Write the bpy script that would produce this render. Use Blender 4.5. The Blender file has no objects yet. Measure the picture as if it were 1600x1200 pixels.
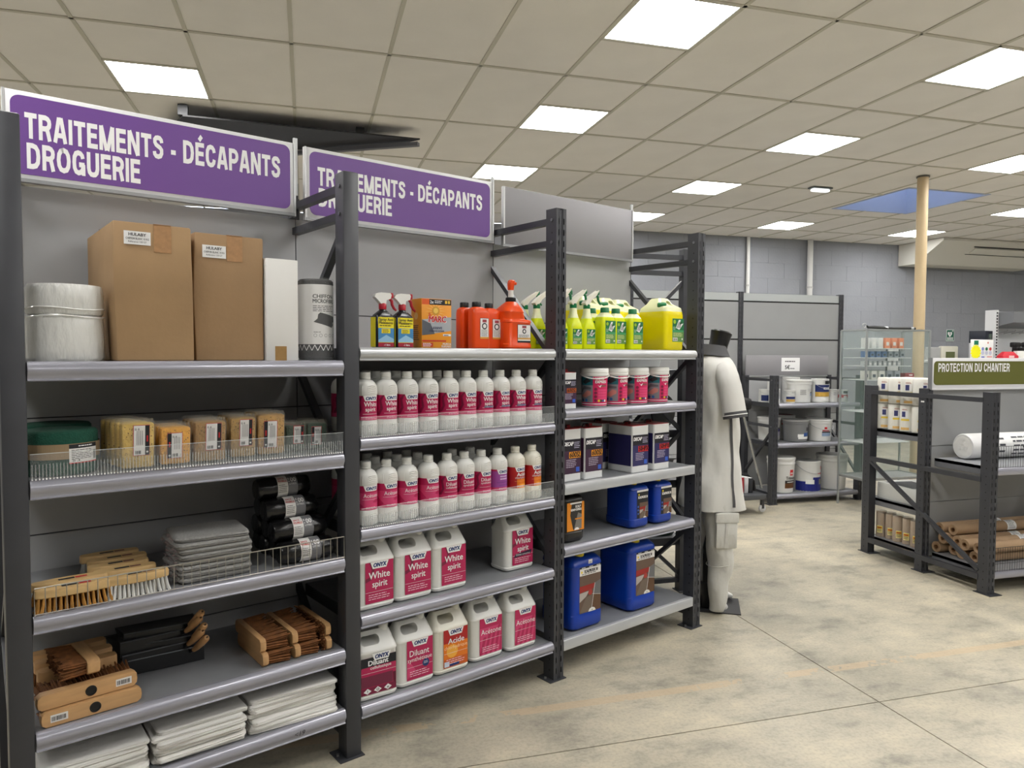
import bpy, bmesh, math, random
from mathutils import Vector, Matrix

D = bpy.data
SC = bpy.context.scene
COL = SC.collection
random.seed(7)
R = math.radians

# ------------------------------------------------------------------ camera, world, exposure
CAM_H = 1.5
YAW, PITCH, ROLL = -0.277815, -0.0423806, 0.0037549
cy, sy, cp, sp = math.cos(YAW), math.sin(YAW), math.cos(PITCH), math.sin(PITCH)
fwd = Vector((-sy * cp, cy * cp, sp))
rgt = Vector((cy, sy, 0))
upv = rgt.cross(fwd)
r2 = rgt * math.cos(ROLL) + upv * math.sin(ROLL)
u2 = upv * math.cos(ROLL) - rgt * math.sin(ROLL)
camd = D.cameras.new('camera')
camd.sensor_width = 36.0
camd.lens = 36.0 * 1125.03 / 1600.0
camd.clip_start = 0.05
cam = D.objects.new('camera', camd)
COL.objects.link(cam)
mw = Matrix.Identity(4)
for i in range(3):
    mw[i][0], mw[i][1], mw[i][2] = r2[i], u2[i], -fwd[i]
mw[2][3] = CAM_H
cam.matrix_world = mw
SC.camera = cam

world = D.worlds.new('world')
SC.world = world
world.use_nodes = True
world.node_tree.nodes['Background'].inputs[0].default_value = (0.55, 0.6, 0.7, 1)
world.node_tree.nodes['Background'].inputs[1].default_value = 7.0
SC.view_settings.view_transform = 'Standard'
SC.view_settings.look = 'None'
SC.view_settings.gamma = 1
SC.view_settings.use_curve_mapping = False
SC.view_settings.exposure = 0.0
PANEL_LIGHT = 29.0          # emission of the ceiling panels
SC.cycles.max_bounces = 8
SC.cycles.diffuse_bounces = 5
SC.cycles.transparent_max_bounces = 24
SC.cycles.sample_clamp_indirect = 6

# ------------------------------------------------------------------ materials
def lin(c):
    c = c / 255.0
    return c / 12.92 if c <= 0.04045 else ((c + 0.055) / 1.055) ** 2.4

def rgb(c):
    return (lin(c[0]), lin(c[1]), lin(c[2]), 1)

_mc = {}
def mat(col, rough=0.5, metal=0.0, var=0.0, scale=12.0, bump=0.0, bscale=80.0, emit=0.0, stretch=None, name=None, spec=None, sss=0.0):
    key = (tuple(col), rough, metal, var, scale, bump, bscale, emit, stretch, name, spec, sss)
    if key in _mc:
        return _mc[key]
    m = D.materials.new(name or 'paint')
    m.use_nodes = True
    nt = m.node_tree
    b = nt.nodes['Principled BSDF']
    b.inputs['Base Color'].default_value = rgb(col)
    b.inputs['Roughness'].default_value = rough
    b.inputs['Metallic'].default_value = metal
    if spec is not None:
        b.inputs['Specular IOR Level'].default_value = spec
    if sss:
        b.inputs['Subsurface Weight'].default_value = sss
        b.inputs['Subsurface Radius'].default_value = (0.02, 0.02, 0.01)
        b.inputs['Subsurface Scale'].default_value = 0.5
    if emit:
        b.inputs['Emission Color'].default_value = rgb(col)
        b.inputs['Emission Strength'].default_value = emit
    if var or bump:
        tc = nt.nodes.new('ShaderNodeTexCoord')
        src = tc.outputs['Object']
        if stretch:
            mp = nt.nodes.new('ShaderNodeMapping')
            mp.inputs['Scale'].default_value = stretch
            nt.links.new(src, mp.inputs['Vector'])
            src = mp.outputs['Vector']
        if var:
            n = nt.nodes.new('ShaderNodeTexNoise')
            n.inputs['Scale'].default_value = scale
            n.inputs['Detail'].default_value = 5
            nt.links.new(src, n.inputs['Vector'])
            cr = nt.nodes.new('ShaderNodeValToRGB')
            c = rgb(col)
            cr.color_ramp.elements[0].position = 0.3
            cr.color_ramp.elements[1].position = 0.7
            cr.color_ramp.elements[0].color = (c[0] * (1 - var), c[1] * (1 - var), c[2] * (1 - var), 1)
            cr.color_ramp.elements[1].color = (min(1, c[0] * (1 + var)), min(1, c[1] * (1 + var)), min(1, c[2] * (1 + var)), 1)
            nt.links.new(n.outputs['Fac'], cr.inputs['Fac'])
            nt.links.new(cr.outputs['Color'], b.inputs['Base Color'])
        if bump:
            n2 = nt.nodes.new('ShaderNodeTexNoise')
            n2.inputs['Scale'].default_value = bscale
            n2.inputs['Detail'].default_value = 3
            nt.links.new(src, n2.inputs['Vector'])
            bp = nt.nodes.new('ShaderNodeBump')
            bp.inputs['Strength'].default_value = bump
            bp.inputs['Distance'].default_value = 0.01
            nt.links.new(n2.outputs['Fac'], bp.inputs['Height'])
            nt.links.new(bp.outputs['Normal'], b.inputs['Normal'])
    _mc[key] = m
    return m

def clear_mat(tint, clear=0.85, rough=0.08, name='clear_plastic'):
    """thin clear sheet: mostly lets light straight through, with a glossy surface"""
    key = ('clear', tuple(tint), clear, rough)
    if key in _mc:
        return _mc[key]
    m = D.materials.new(name)
    m.use_nodes = True
    nt = m.node_tree
    b = nt.nodes['Principled BSDF']
    b.inputs['Base Color'].default_value = rgb(tint)
    b.inputs['Roughness'].default_value = rough
    t = nt.nodes.new('ShaderNodeBsdfTransparent')
    mx = nt.nodes.new('ShaderNodeMixShader')
    mx.inputs[0].default_value = clear
    nt.links.new(b.outputs[0], mx.inputs[1])
    nt.links.new(t.outputs[0], mx.inputs[2])
    nt.links.new(mx.outputs[0], nt.nodes['Material Output'].inputs[0])
    _mc[key] = m
    return m

GREY_METAL = mat((150, 151, 158), 0.32, 0.2, var=0.06, scale=6, name='grey_painted_steel')
SHELF_TOP = mat((140, 142, 146), 0.4, 0.1, var=0.1, scale=7, name='grey_shelf_steel')
ANTH = mat((60, 61, 66), 0.42, 0.1, var=0.08, scale=9, name='anthracite_steel')
RECESS_SHADE = mat((10, 10, 12), 0.6, name='recess_shade')  # near-black colour paints the shade inside slots, holes and gaps
PANEL_GREY = mat((165, 166, 168), 0.55, var=0.03, scale=4, name='grey_back_panel')
TALL_GREY = mat((142, 143, 144), 0.55, var=0.03, scale=4, name='grey_blank_panel')
WHITE = mat((232, 232, 228), 0.45, name='white_plastic')
WHITE_P = mat((236, 236, 236), 0.6, name='white_print')
BLACK = mat((18, 18, 20), 0.4, name='black_plastic')
INK = mat((22, 24, 30), 0.6, name='black_print')
CLEAR = clear_mat((225, 230, 232), 0.94)
GLASS = clear_mat((150, 172, 164), 0.9, 0.03, 'glass')

# ------------------------------------------------------------------ mesh building
def rrect(cx, cy, hx, hy, r, n=4):
    r = max(1e-4, min(r, hx - 1e-5, hy - 1e-5))
    pts = []
    for (sx, sy_, a0) in ((1, 1, 0), (-1, 1, 90), (-1, -1, 180), (1, -1, 270)):
        for k in range(n + 1):
            a = R(a0 + 90.0 * k / n)
            pts.append((cx + sx * (hx - r) + r * math.cos(a), cy + sy_ * (hy - r) + r * math.sin(a)))
    return pts

class MB:
    def __init__(self):
        self.v, self.f, self.m, self.s, self.mats = [], [], [], [], []
        self.x = Matrix.Identity(4)
    def at(self, x=0, y=0, z=0, rz=0, rx=0, ry=0):
        self.x = Matrix.Translation((x, y, z)) @ Matrix.Rotation(R(rz), 4, 'Z') @ Matrix.Rotation(R(ry), 4, 'Y') @ Matrix.Rotation(R(rx), 4, 'X')
        return self
    def mi(self, m):
        if m not in self.mats:
            self.mats.append(m)
        return self.mats.index(m)
    def add(self, verts, faces, m, smooth=False):
        o = len(self.v)
        x = self.x
        self.v += [tuple(x @ Vector(p)) for p in verts]
        k = self.mi(m)
        for f in faces:
            self.f.append(tuple(i + o for i in f)); self.m.append(k); self.s.append(smooth)
        return self
    def box(self, x0, y0, z0, x1, y1, z1, m, bev=0.0):
        if bev:
            cx, cy_, hx, hy = (x0 + x1) / 2, (y0 + y1) / 2, abs(x1 - x0) / 2, abs(y1 - y0) / 2
            b = min(bev, hx * .9, hy * .9, abs(z1 - z0) * .45)
            return self.loft([(z0, cx, cy_, hx - b, hy - b, b), (z0 + b * .4, cx, cy_, hx - b * .25, hy - b * .25, b), (z0 + b, cx, cy_, hx, hy, b),
                              (z1 - b, cx, cy_, hx, hy, b), (z1 - b * .4, cx, cy_, hx - b * .25, hy - b * .25, b), (z1, cx, cy_, hx - b, hy - b, b)], m, n=2)
        v = [(x0, y0, z0), (x1, y0, z0), (x1, y1, z0), (x0, y1, z0), (x0, y0, z1), (x1, y0, z1), (x1, y1, z1), (x0, y1, z1)]
        return self.add(v, [(0, 3, 2, 1), (4, 5, 6, 7), (0, 1, 5, 4), (1, 2, 6, 5), (2, 3, 7, 6), (3, 0, 4, 7)], m)
    def rings(self, rings, m, cap0=True, cap1=True, smooth=True, closed=True):
        n = len(rings[0]); v = [p for r in rings for p in r]; f = []
        for i in range(len(rings) - 1):
            for k in range(n if closed else n - 1):
                a, b = i * n + k, i * n + (k + 1) % n
                f.append((a, b, b + n, a + n))
        if cap0: f.append(tuple(range(n - 1, -1, -1)))
        if cap1: f.append(tuple((len(rings) - 1) * n + k for k in range(n)))
        return self.add(v, f, m, smooth)
    def loft(self, secs, m, n=4, cap0=True, cap1=True):
        return self.rings([[(p[0], p[1], s[0]) for p in rrect(s[1], s[2], s[3], s[4], s[5], n)] for s in secs], m, cap0, cap1)
    def lathe(self, prof, m, n=24, cx=0, cy=0, cap0=True, cap1=True, sx=1, sy=1):
        return self.rings([[(cx + r * sx * math.cos(2 * math.pi * k / n), cy + r * sy * math.sin(2 * math.pi * k / n), z) for k in range(n)] for r, z in prof], m, cap0, cap1)
    def cyl(self, r, z0, z1, m, n=20, cx=0, cy=0, b=0.0):
        if b:
            return self.lathe([(r - b, z0), (r, z0 + b), (r, z1 - b), (r - b, z1)], m, n, cx, cy)
        return self.lathe([(r, z0), (r, z1)], m, n, cx, cy)
    def tube(self, pts, r, m, n=6, rs=None, caps=True, closed=False):
        P = [Vector(p) for p in pts]; rings = []
        prev = None
        for i, p in enumerate(P):
            if closed:
                t = (P[(i + 1) % len(P)] - P[i - 1]).normalized()
            else:
                t = (P[min(i + 1, len(P) - 1)] - P[max(i - 1, 0)]).normalized()
            if prev is None:
                a = Vector((0, 0, 1)) if abs(t.z) < .9 else Vector((1, 0, 0))
                u = t.cross(a).normalized()
            else:
                u = (prev - t * prev.dot(t)).normalized()
            prev = u
            w = t.cross(u)
            rr = rs[i] if rs else r
            rings.append([tuple(p + u * rr * math.cos(2 * math.pi * k / n) + w * rr * math.sin(2 * math.pi * k / n)) for k in range(n)])
        if closed:
            rings.append(rings[0])
            return self.rings(rings, m, False, False, n > 4)
        return self.rings(rings, m, caps, caps, n > 4)
    def bar(self, p0, p1, w, h, m, up=(0, 0, 1)):
        a, b = Vector(p0), Vector(p1); t = (b - a).normalized()
        s = t.cross(Vector(up)).normalized() * (w / 2); u = s.cross(t).normalized() * (h / 2)
        v = [a - s - u, a + s - u, a + s + u, a - s + u, b - s - u, b + s - u, b + s + u, b - s + u]
        return self.add([tuple(q) for q in v], [(0, 3, 2, 1), (4, 5, 6, 7), (0, 1, 5, 4), (1, 2, 6, 5), (2, 3, 7, 6), (3, 0, 4, 7)], m)
    def prism(self, pts, a0, a1, m, plane='xz', smooth=False):
        """extrude a 2d outline; plane xz extrudes along y, xy along z, yz along x"""
        def P(p, a):
            return (p[0], a, p[1]) if plane == 'xz' else ((p[0], p[1], a) if plane == 'xy' else (a, p[0], p[1]))
        return self.rings([[P(p, a0) for p in pts], [P(p, a1) for p in pts]], m, True, True, smooth)
    def build(self, name, parent=None, ang=38, loc=None, rz=0):
        key = None
        me = D.meshes.new(name)
        me.from_pydata(self.v, [], self.f)
        for m in self.mats:
            me.materials.append(m)
        me.polygons.foreach_set('material_index', self.m)
        me.polygons.foreach_set('use_smooth', self.s)
        if any(self.s):
            bm = bmesh.new(); bm.from_mesh(me)
            bmesh.ops.recalc_face_normals(bm, faces=bm.faces)
            bm.to_mesh(me); bm.free()
            me.set_sharp_from_angle(angle=R(ang))
        me.update()
        o = D.objects.new(name, me)
        COL.objects.link(o)
        if parent is not None:
            o.parent = parent
        if loc:
            o.location = loc; o.rotation_euler = (0, 0, R(rz))
        return o

def cut(o, cutter_mb):
    """real boolean hole through a part"""
    c = cutter_mb.build('cutter', o.parent)
    bm = bmesh.new(); bm.from_mesh(c.data); bmesh.ops.recalc_face_normals(bm, faces=bm.faces); bm.to_mesh(c.data); bm.free()
    md = o.modifiers.new('hole', 'BOOLEAN'); md.operation = 'DIFFERENCE'; md.solver = 'EXACT'; md.object = c
    bpy.context.view_layer.update()
    dg = bpy.context.evaluated_depsgraph_get()
    me = D.meshes.new_from_object(o.evaluated_get(dg))
    o.modifiers.clear()
    old = o.data; o.data = me
    me.name = o.name
    D.meshes.remove(old)
    cm = c.data
    D.objects.remove(c); D.meshes.remove(cm)
    for p in me.polygons: p.use_smooth = True
    me.set_sharp_from_angle(angle=R(38))
    return o

# ------------------------------------------------------------------ flat print: lettering and label artwork as thin layers
# block capitals drawn as strokes, for the shop signs (cap height 1)
_ST = {
 'T': (.62, [[(0, .9), (.62, .9)], [(.31, 0), (.31, 1)]]),
 'R': (.66, [[(.1, 0), (.1, 1)], [(.1, .9), (.36, .9), (.47, .86), (.54, .78), (.555, .69), (.54, .59), (.47, .51), (.36, .47), (.1, .47)], [(.35, .5), (.45, .4), (.51, .2), (.56, 0)]]),
 'A': (.72, [[(.09, 0), (.31, 1)], [(.63, 0), (.41, 1)], [(.29, .92), (.43, .92)], [(.18, .3), (.54, .3)]]),
 'I': (.2, [[(.1, 0), (.1, 1)]]),
 'E': (.58, [[(.1, 0), (.1, 1)], [(.1, .905), (.57, .905)], [(.1, .52), (.53, .52)], [(.1, .095), (.58, .095)]]),
 'M': (.86, [[(.1, 0), (.1, 1)], [(.76, 0), (.76, 1)], [(.12, 1), (.4, 0)], [(.74, 1), (.46, 0)]]),
 'N': (.7, [[(.1, 0), (.1, 1)], [(.6, 0), (.6, 1)], [(.12, 1), (.58, 0)]]),
 'S': (.64, [[(.54, .7), (.52, .81), (.43, .89), (.32, .905), (.2, .885), (.125, .81), (.125, .7), (.2, .595), (.32, .54), (.44, .485), (.525, .4), (.53, .26), (.46, .14), (.32, .095), (.18, .12), (.105, .2), (.09, .31)]]),
 'D': (.7, [[(.1, 0), (.1, 1)], [(.1, .905), (.3, .905), (.46, .86), (.56, .73), (.59, .5), (.56, .27), (.46, .14), (.3, .095), (.1, .095)]]),
 'C': (.67, [[(.57, .66), (.54, .79), (.45, .88), (.33, .905), (.2, .86), (.12, .72), (.1, .5), (.12, .28), (.2, .14), (.33, .095), (.45, .12), (.54, .22), (.57, .36)]]),
 'G': (.7, [[(.57, .68), (.54, .8), (.45, .88), (.33, .905), (.2, .86), (.12, .72), (.1, .5), (.12, .28), (.2, .14), (.33, .095), (.46, .13), (.56, .25), (.58, .44)], [(.36, .43), (.66, .43)], [(.6, .45), (.6, 0)]]),
 'P': (.64, [[(.1, 0), (.1, 1)], [(.1, .905), (.36, .905), (.47, .86), (.54, .77), (.555, .67), (.54, .57), (.47, .48), (.36, .435), (.1, .435)]]),
 'O': (.74, [[(.37, .905), (.22, .86), (.13, .72), (.1, .5), (.13, .28), (.22, .14), (.37, .095), (.52, .14), (.61, .28), (.64, .5), (.61, .72), (.52, .86), (.37, .905), (.22, .86)]]),
 'U': (.68, [[(.1, 1), (.1, .34), (.14, .19), (.23, .11), (.34, .095), (.45, .11), (.54, .19), (.58, .34), (.58, 1)]]),
 'H': (.7, [[(.1, 0), (.1, 1)], [(.6, 0), (.6, 1)], [(.1, .51), (.6, .51)]]),
 '-': (.36, [[(.03, .38), (.33, .38)]]), ' ': (.26, [])}
_ST['É'] = (_ST['E'][0], _ST['E'][1] + [[(.24, 1.1), (.42, 1.3)]])
def block_caps(lab, s, u, v, h, width, m, layer=1, t=.2, gap=.09):
    tot = sum(_ST[c][0] for c in s) + gap * (len(s) - 1)
    kx = width / tot; x = 0
    for c in s:
        w, paths = _ST[c]
        for pi, P in enumerate(paths):
            L_, R_ = [], []
            for i, p in enumerate(P):
                a, b_ = Vector(P[max(i - 1, 0)]), Vector(P[min(i + 1, len(P) - 1)])
                d = (b_ - a).normalized(); n = Vector((-d.y, d.x)) * t / 2
                if 0 < i < len(P) - 1:
                    d0 = (Vector(p) - a).normalized(); n /= max(.75, d.dot(d0))
                L_.append(Vector(p) + n); R_.append(Vector(p) - n)
            q = [lab.p(u + (x + z.x) * kx, v + z.y * h, (layer + pi * .15) * lab.step) for z in L_ + R_]
            k = len(P)
            lab.mb.add(q, [(i, k + i, k + i + 1, i + 1) for i in range(k - 1)], m)
        x += w + gap

_gc = {}
def glyphs(s):
    key = s
    if key in _gc:
        return _gc[key]
    cu = D.curves.new('lettering', 'FONT')
    cu.body = s; cu.size = 1.0; cu.resolution_u = 2; cu.fill_mode = 'FRONT'
    o = D.objects.new('lettering', cu); COL.objects.link(o)
    bpy.context.view_layer.update()
    dg = bpy.context.evaluated_depsgraph_get()
    e = o.evaluated_get(dg)
    me = e.to_mesh()
    v = [(p.co.x, p.co.y) for p in me.vertices]
    f = [tuple(p.vertices) for p in me.polygons]
    e.to_mesh_clear()
    D.objects.remove(o); D.curves.remove(cu)
    x0 = min(p[0] for p in v); x1 = max(p[0] for p in v)
    v = [((p[0] - x0), p[1]) for p in v]
    _gc[key] = (v, f, x1 - x0)
    return _gc[key]

def clip_u(pts, c, sg):
    out = []
    for i in range(len(pts)):
        a, b_ = pts[i - 1], pts[i]
        ia, ib = sg * (a[0] - c) >= 0, sg * (b_[0] - c) >= 0
        if ia != ib:
            f = (c - a[0]) / (b_[0] - a[0]); out.append((c, a[1] + (b_[1] - a[1]) * f))
        if ib: out.append(b_)
    return out

class Lab:
    """label artwork on a surface; mapper(u, v, height_above_surface) -> point"""
    def __init__(self, mapper, mb=None, seg=0.0, step=0.0004):
        self.p, self.mb, self.seg, self.step = mapper, mb or MB(), seg, step
    def poly(self, pts, m, layer=1):
        if self.seg and max(p[0] for p in pts) - min(p[0] for p in pts) > self.seg * 1.2:
            a, b_ = min(p[0] for p in pts), max(p[0] for p in pts)
            n = int(math.ceil((b_ - a) / self.seg))
            for k in range(n):
                q = clip_u(clip_u(pts, a + (b_ - a) * k / n, 1), a + (b_ - a) * (k + 1) / n, -1)
                if len(q) > 2: self.mb.add([self.p(u, v, layer * self.step) for u, v in q], [tuple(range(len(q)))], m)
            return self
        self.mb.add([self.p(u, v, layer * self.step) for u, v in pts], [tuple(range(len(pts)))], m)
        return self
    def rect(self, u0, v0, u1, v1, m, layer=1):
        n = max(1, int(math.ceil(abs(u1 - u0) / self.seg))) if self.seg else 1
        vs = []; fs = []
        for k in range(n + 1):
            u = u0 + (u1 - u0) * k / n
            vs += [self.p(u, v0, layer * self.step), self.p(u, v1, layer * self.step)]
        for k in range(n):
            fs.append((2 * k, 2 * k + 2, 2 * k + 3, 2 * k + 1))
        self.mb.add(vs, fs, m)
        return self
    def disc(self, u, v, r, m, layer=2, n=14):
        return self.poly([(u + r * math.cos(2 * math.pi * k / n), v + r * math.sin(2 * math.pi * k / n)) for k in range(n)], m, layer)
    def text(self, s, u, v, h, m, layer=3, align='l', bold=0.0, width=None, cond=1.0, skew=0.0):
        gv, gf, gw = glyphs(s)
        sc = h / 0.69
        kx = sc * cond
        if width: kx = width / gw
        off = {'l': 0, 'c': -gw * kx / 2, 'r': -gw * kx}[align]
        b_ = bold * sc
        for dx, dy, q in (((0, 0, 0), (-b_, b_ * .5, .02), (b_, b_ * .5, .04), (-b_, -b_ * .5, .06), (b_, -b_ * .5, .08)) if bold else ((0, 0, 0),)):
            self.mb.add([self.p(u + dx + off + x * kx + y * sc * skew, v + dy + y * sc, (layer + q) * self.step) for x, y in gv], gf, m)
        return self
    def lines(self, u0, u1, v, n, gap, h, m, layer=3, rag=0.25, rs=None):
        """rows of small print too small to read"""
        rnd = random.Random(rs if rs is not None else int(abs(u0 * 1000) + n * 17 + v * 1000))
        for k in range(n):
            w = (u1 - u0) * (1 - rag * rnd.random())
            x = u0
            while x < u0 + w:
                l = (u1 - u0) * rnd.uniform(.08, .22)
                self.rect(x, v - k * gap, min(x + l, u0 + w), v - k * gap + h, m, layer)
                x += l + (u1 - u0) * .03
        return self
    def bars(self, u0, v0, u1, v1, m, layer=3, n=14):
        rnd = random.Random(3)
        x = u0
        while x < u1:
            w = (u1 - u0) / n * rnd.uniform(.3, 1.1)
            self.rect(x, v0, min(u1, x + w), v1, m, layer)
            x += w + (u1 - u0) / n * rnd.uniform(.4, .8)
        return self

def flat(y=0.0):                    # faces -Y, at local y
    return lambda u, v, h: (u, y - h, v)
def around(rad, turn=0.0, cx=0, cy=0):          # wraps a cylinder, centre of the print faces -Y
    def f(u, v, h):
        a = u / rad + turn
        return (cx + (rad + h) * math.sin(a), cy - (rad + h) * math.cos(a), v)
    return f

# ------------------------------------------------------------------ things
def tag(o, label, cat, group=None, kind=None):
    o['label'] = label; o['category'] = cat
    if group: o['group'] = group
    if kind: o['kind'] = kind
    return o

RA = 23.0
RO = Vector((0.1304, 2.6592, 0))
RU = Vector((math.cos(R(RA)), math.sin(R(RA)), 0))
RV = Vector((-math.sin(R(RA)), math.cos(R(RA)), 0))
def rk(s, d, z=0):                   # rack coordinates -> world
    return RO + RU * s + RV * d + Vector((0, 0, z))

def thing(name, label, cat, loc, rz=0.0, group=None, kind=None):
    o = D.objects.new(name, None); COL.objects.link(o)
    o.empty_display_size = 0.05
    o.location = loc; o.rotation_euler = (0, 0, R(rz))
    tag(o, label, cat, group, kind)
    return o

def dup(root, label, loc, rz=0.0, group=None):
    r = root.copy(); COL.objects.link(r)
    r.location = loc; r.rotation_euler = (0, 0, R(rz)); r['label'] = label
    if group: r['group'] = group
    for ch in list(root.children):
        c = ch.copy(); COL.objects.link(c); c.parent = r
        for g in list(ch.children):
            q = g.copy(); COL.objects.link(q); q.parent = c
    return r

ORD = ['first', 'second', 'third', 'fourth', 'fifth', 'sixth', 'seventh', 'eighth', 'ninth', 'tenth', 'eleventh', 'twelfth']
def nth(i, n):
    return 'leftmost' if i == 0 else ('rightmost' if i == n - 1 else ORD[i] + ' from the left')

def structure(o, label=None):
    o['kind'] = 'structure'
    if label: o['label'] = label
    return o
# ================================================================== THE ROOM
CZ = 3.4015                       # ceiling height
GX, GY = 1.7239, 4.7233           # ceiling grid origin
X0, X1, Y0, Y1 = -5.0, 15.0, -5.0, 10.3

def concrete():
    m = D.materials.new('polished_concrete'); m.use_nodes = True
    nt = m.node_tree; b = nt.nodes['Principled BSDF']; L = nt.links.new
    tc = nt.nodes.new('ShaderNodeTexCoord')
    def noise(sc, det, rough=0.55, mp=None):
        n = nt.nodes.new('ShaderNodeTexNoise'); n.inputs['Scale'].default_value = sc; n.inputs['Detail'].default_value = det
        n.inputs['Roughness'].default_value = rough
        src = tc.outputs['Object']
        if mp:
            q = nt.nodes.new('ShaderNodeMapping'); q.inputs['Scale'].default_value = mp; L(src, q.inputs['Vector']); src = q.outputs['Vector']
        L(src, n.inputs['Vector']); return n
    def ramp(n, stops):
        r = nt.nodes.new('ShaderNodeValToRGB'); e = r.color_ramp.elements
        while len(e) < len(stops): e.new(0.5)
        for k, (p, c) in enumerate(stops): e[k].position = p; e[k].color = c if len(c) == 4 else rgb(c)
        L(n.outputs['Fac'] if hasattr(n, 'outputs') and 'Fac' in n.outputs else n.outputs[0], r.inputs['Fac']); return r
    big = ramp(noise(0.9, 6, 0.6), [(0.3, (152, 148, 135)), (0.5, (182, 175, 157)), (0.72, (204, 195, 174))])
    mid = ramp(noise(3.5, 8, 0.7, (1, 1.6, 1)), [(0.3, (0.5, 0.51, 0.53, 1)), (0.48, (0.92, 0.92, 0.92, 1)), (0.72, (1.18, 1.15, 1.1, 1))])
    fine = ramp(noise(70, 3), [(0.3, (0.82, 0.82, 0.82, 1)), (0.55, (1, 1, 1, 1))])
    def mul(a, c):
        k = nt.nodes.new('ShaderNodeMix'); k.data_type = 'RGBA'; k.blend_type = 'MULTIPLY'; k.inputs[0].default_value = 1
        L(a, k.inputs[6]); L(c, k.inputs[7]); return k.outputs[2]
    col = mul(mul(big.outputs[0], mid.outputs[0]), fine.outputs[0])
    # old painted line / repair strip running along x at y = 2.83
    sep = nt.nodes.new('ShaderNodeSeparateXYZ'); L(tc.outputs['Object'], sep.inputs[0])
    def math_(op, a, v=None, bsock=None):
        k = nt.nodes.new('ShaderNodeMath'); k.operation = op
        L(a, k.inputs[0])
        if bsock is not None: L(bsock, k.inputs[1])
        elif v is not None: k.inputs[1].default_value = v
        return k.outputs[0]
    dist = math_('ABSOLUTE', math_('SUBTRACT', sep.outputs['Y'], 2.83))
    inside = math_('LESS_THAN', dist, 0.028)
    brk = noise(2.2, 5, 0.7); brk2 = math_('GREATER_THAN', brk.outputs['Fac'], 0.47)
    msk = math_('MULTIPLY', inside, 0.0, brk2)
    msk = math_('MULTIPLY', msk, 0.55)
    mx = nt.nodes.new('ShaderNodeMix'); mx.data_type = 'RGBA'
    L(msk, mx.inputs[0]); L(col, mx.inputs[6]); mx.inputs[7].default_value = rgb((196, 172, 138))
    L(mx.outputs[2], b.inputs['Base Color'])
    rr = nt.nodes.new('ShaderNodeMapRange'); rr.inputs['To Min'].default_value = 0.28; rr.inputs['To Max'].default_value = 0.55
    L(noise(2.5, 5).outputs['Fac'], rr.inputs['Value']); L(rr.outputs[0], b.inputs['Roughness'])
    bp = nt.nodes.new('ShaderNodeBump'); bp.inputs['Strength'].default_value = 0.08; bp.inputs['Distance'].default_value = 0.01
    L(noise(60, 4).outputs['Fac'], bp.inputs['Height']); L(bp.outputs[0], b.inputs['Normal'])
    return m
CONC = concrete()

# floor: sub-base with poured slabs separated by saw-cut joints
fl = structure(MB().box(X0, Y0, -0.2, X1, Y1, -0.012, mat((34, 32, 30), 0.9, name='joint_filler')).build('floor'), 'concrete floor with saw cut joints')
jx = [X0, -2.7, 2.369, 7.43, 12.5, X1]
jy = [Y0, -2.56, 2.5, 7.56, Y1]
g = 0.0028
for a in range(5):
    for b_ in range(4):
        MB().box(jx[a] + g, jy[b_] + g, -0.012, jx[a + 1] - g, jy[b_ + 1] - g, 0.0, CONC).build('concrete_slab', fl)

# walls
WALL = mat((146, 149, 156), 0.75, var=0.05, scale=2.0, bump=0.25, bscale=30, name='grey_painted_block')
JOINT = mat((140, 142, 149), 0.85, name='mortar')
wb = structure(MB().box(X0, Y1, 0, X1, Y1 + 0.2, CZ, JOINT).build('wall_back'), 'grey painted concrete block wall')
structure(MB().box(X0 - 0.2, Y0, 0, X0, Y1, CZ, mat((176, 176, 176), 0.8, name='painted_wall')).build('wall_left'))
structure(MB().box(X1, Y0, 0, X1 + 0.2, Y1, CZ, mat((176, 176, 176), 0.8, name='painted_wall')).build('wall_right'))
structure(MB().box(X0, Y0 - 0.2, 0, X1, Y0, CZ, mat((190, 190, 188), 0.8, name='painted_wall')).build('wall_front'))
# blocks in the part of the back wall that shows above the shelving
bx = 0.62; bh = 0.25
me = None
for row in range(5, 14):
    z0 = row * bh
    for k in range(-1, 16):
        x0 = 4.2 + k * bx + (bx / 2 if row % 2 else 0)
        if x0 > 13.6: continue
        if me is None:
            o = MB().box(0.0015, -0.01, 0.0015, bx - 0.0015, 0.0, bh - 0.0015, WALL).build('block', wb); me = o.data
        else:
            o = D.objects.new('block', me); COL.objects.link(o); o.parent = wb
        o.location = (x0, Y1, z0)

# ceiling: slab with the skylight opening, lay-in tiles and exposed grid
SX0, SX1, SY0, SY1 = GX + 4.92, GX + 6.06, GY + 2.04, GY + 3.24
TILE = mat((236, 233, 228), 0.9, var=0.025, scale=3, bump=0.12, bscale=260, name='mineral_fibre_tile')
RAILM = mat((200, 197, 184), 0.6, name='ceiling_grid_rail')
cm = MB()
SOFFIT = mat((150, 148, 142), 0.9, name='plaster')
for (a, b_, c, d) in ((X0, Y0, X1, SY0 - .035), (X0, SY1 + .035, X1, Y1), (X0, SY0 - .035, SX0 - .035, SY1 + .035), (SX1 + .035, SY0 - .035, X1, SY1 + .035)):
    cm.box(a, b_, CZ + 0.03, c, d, CZ + 0.12, SOFFIT)
ce = structure(cm.build('ceiling'), 'suspended ceiling of pale tiles in a metal grid')

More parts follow.
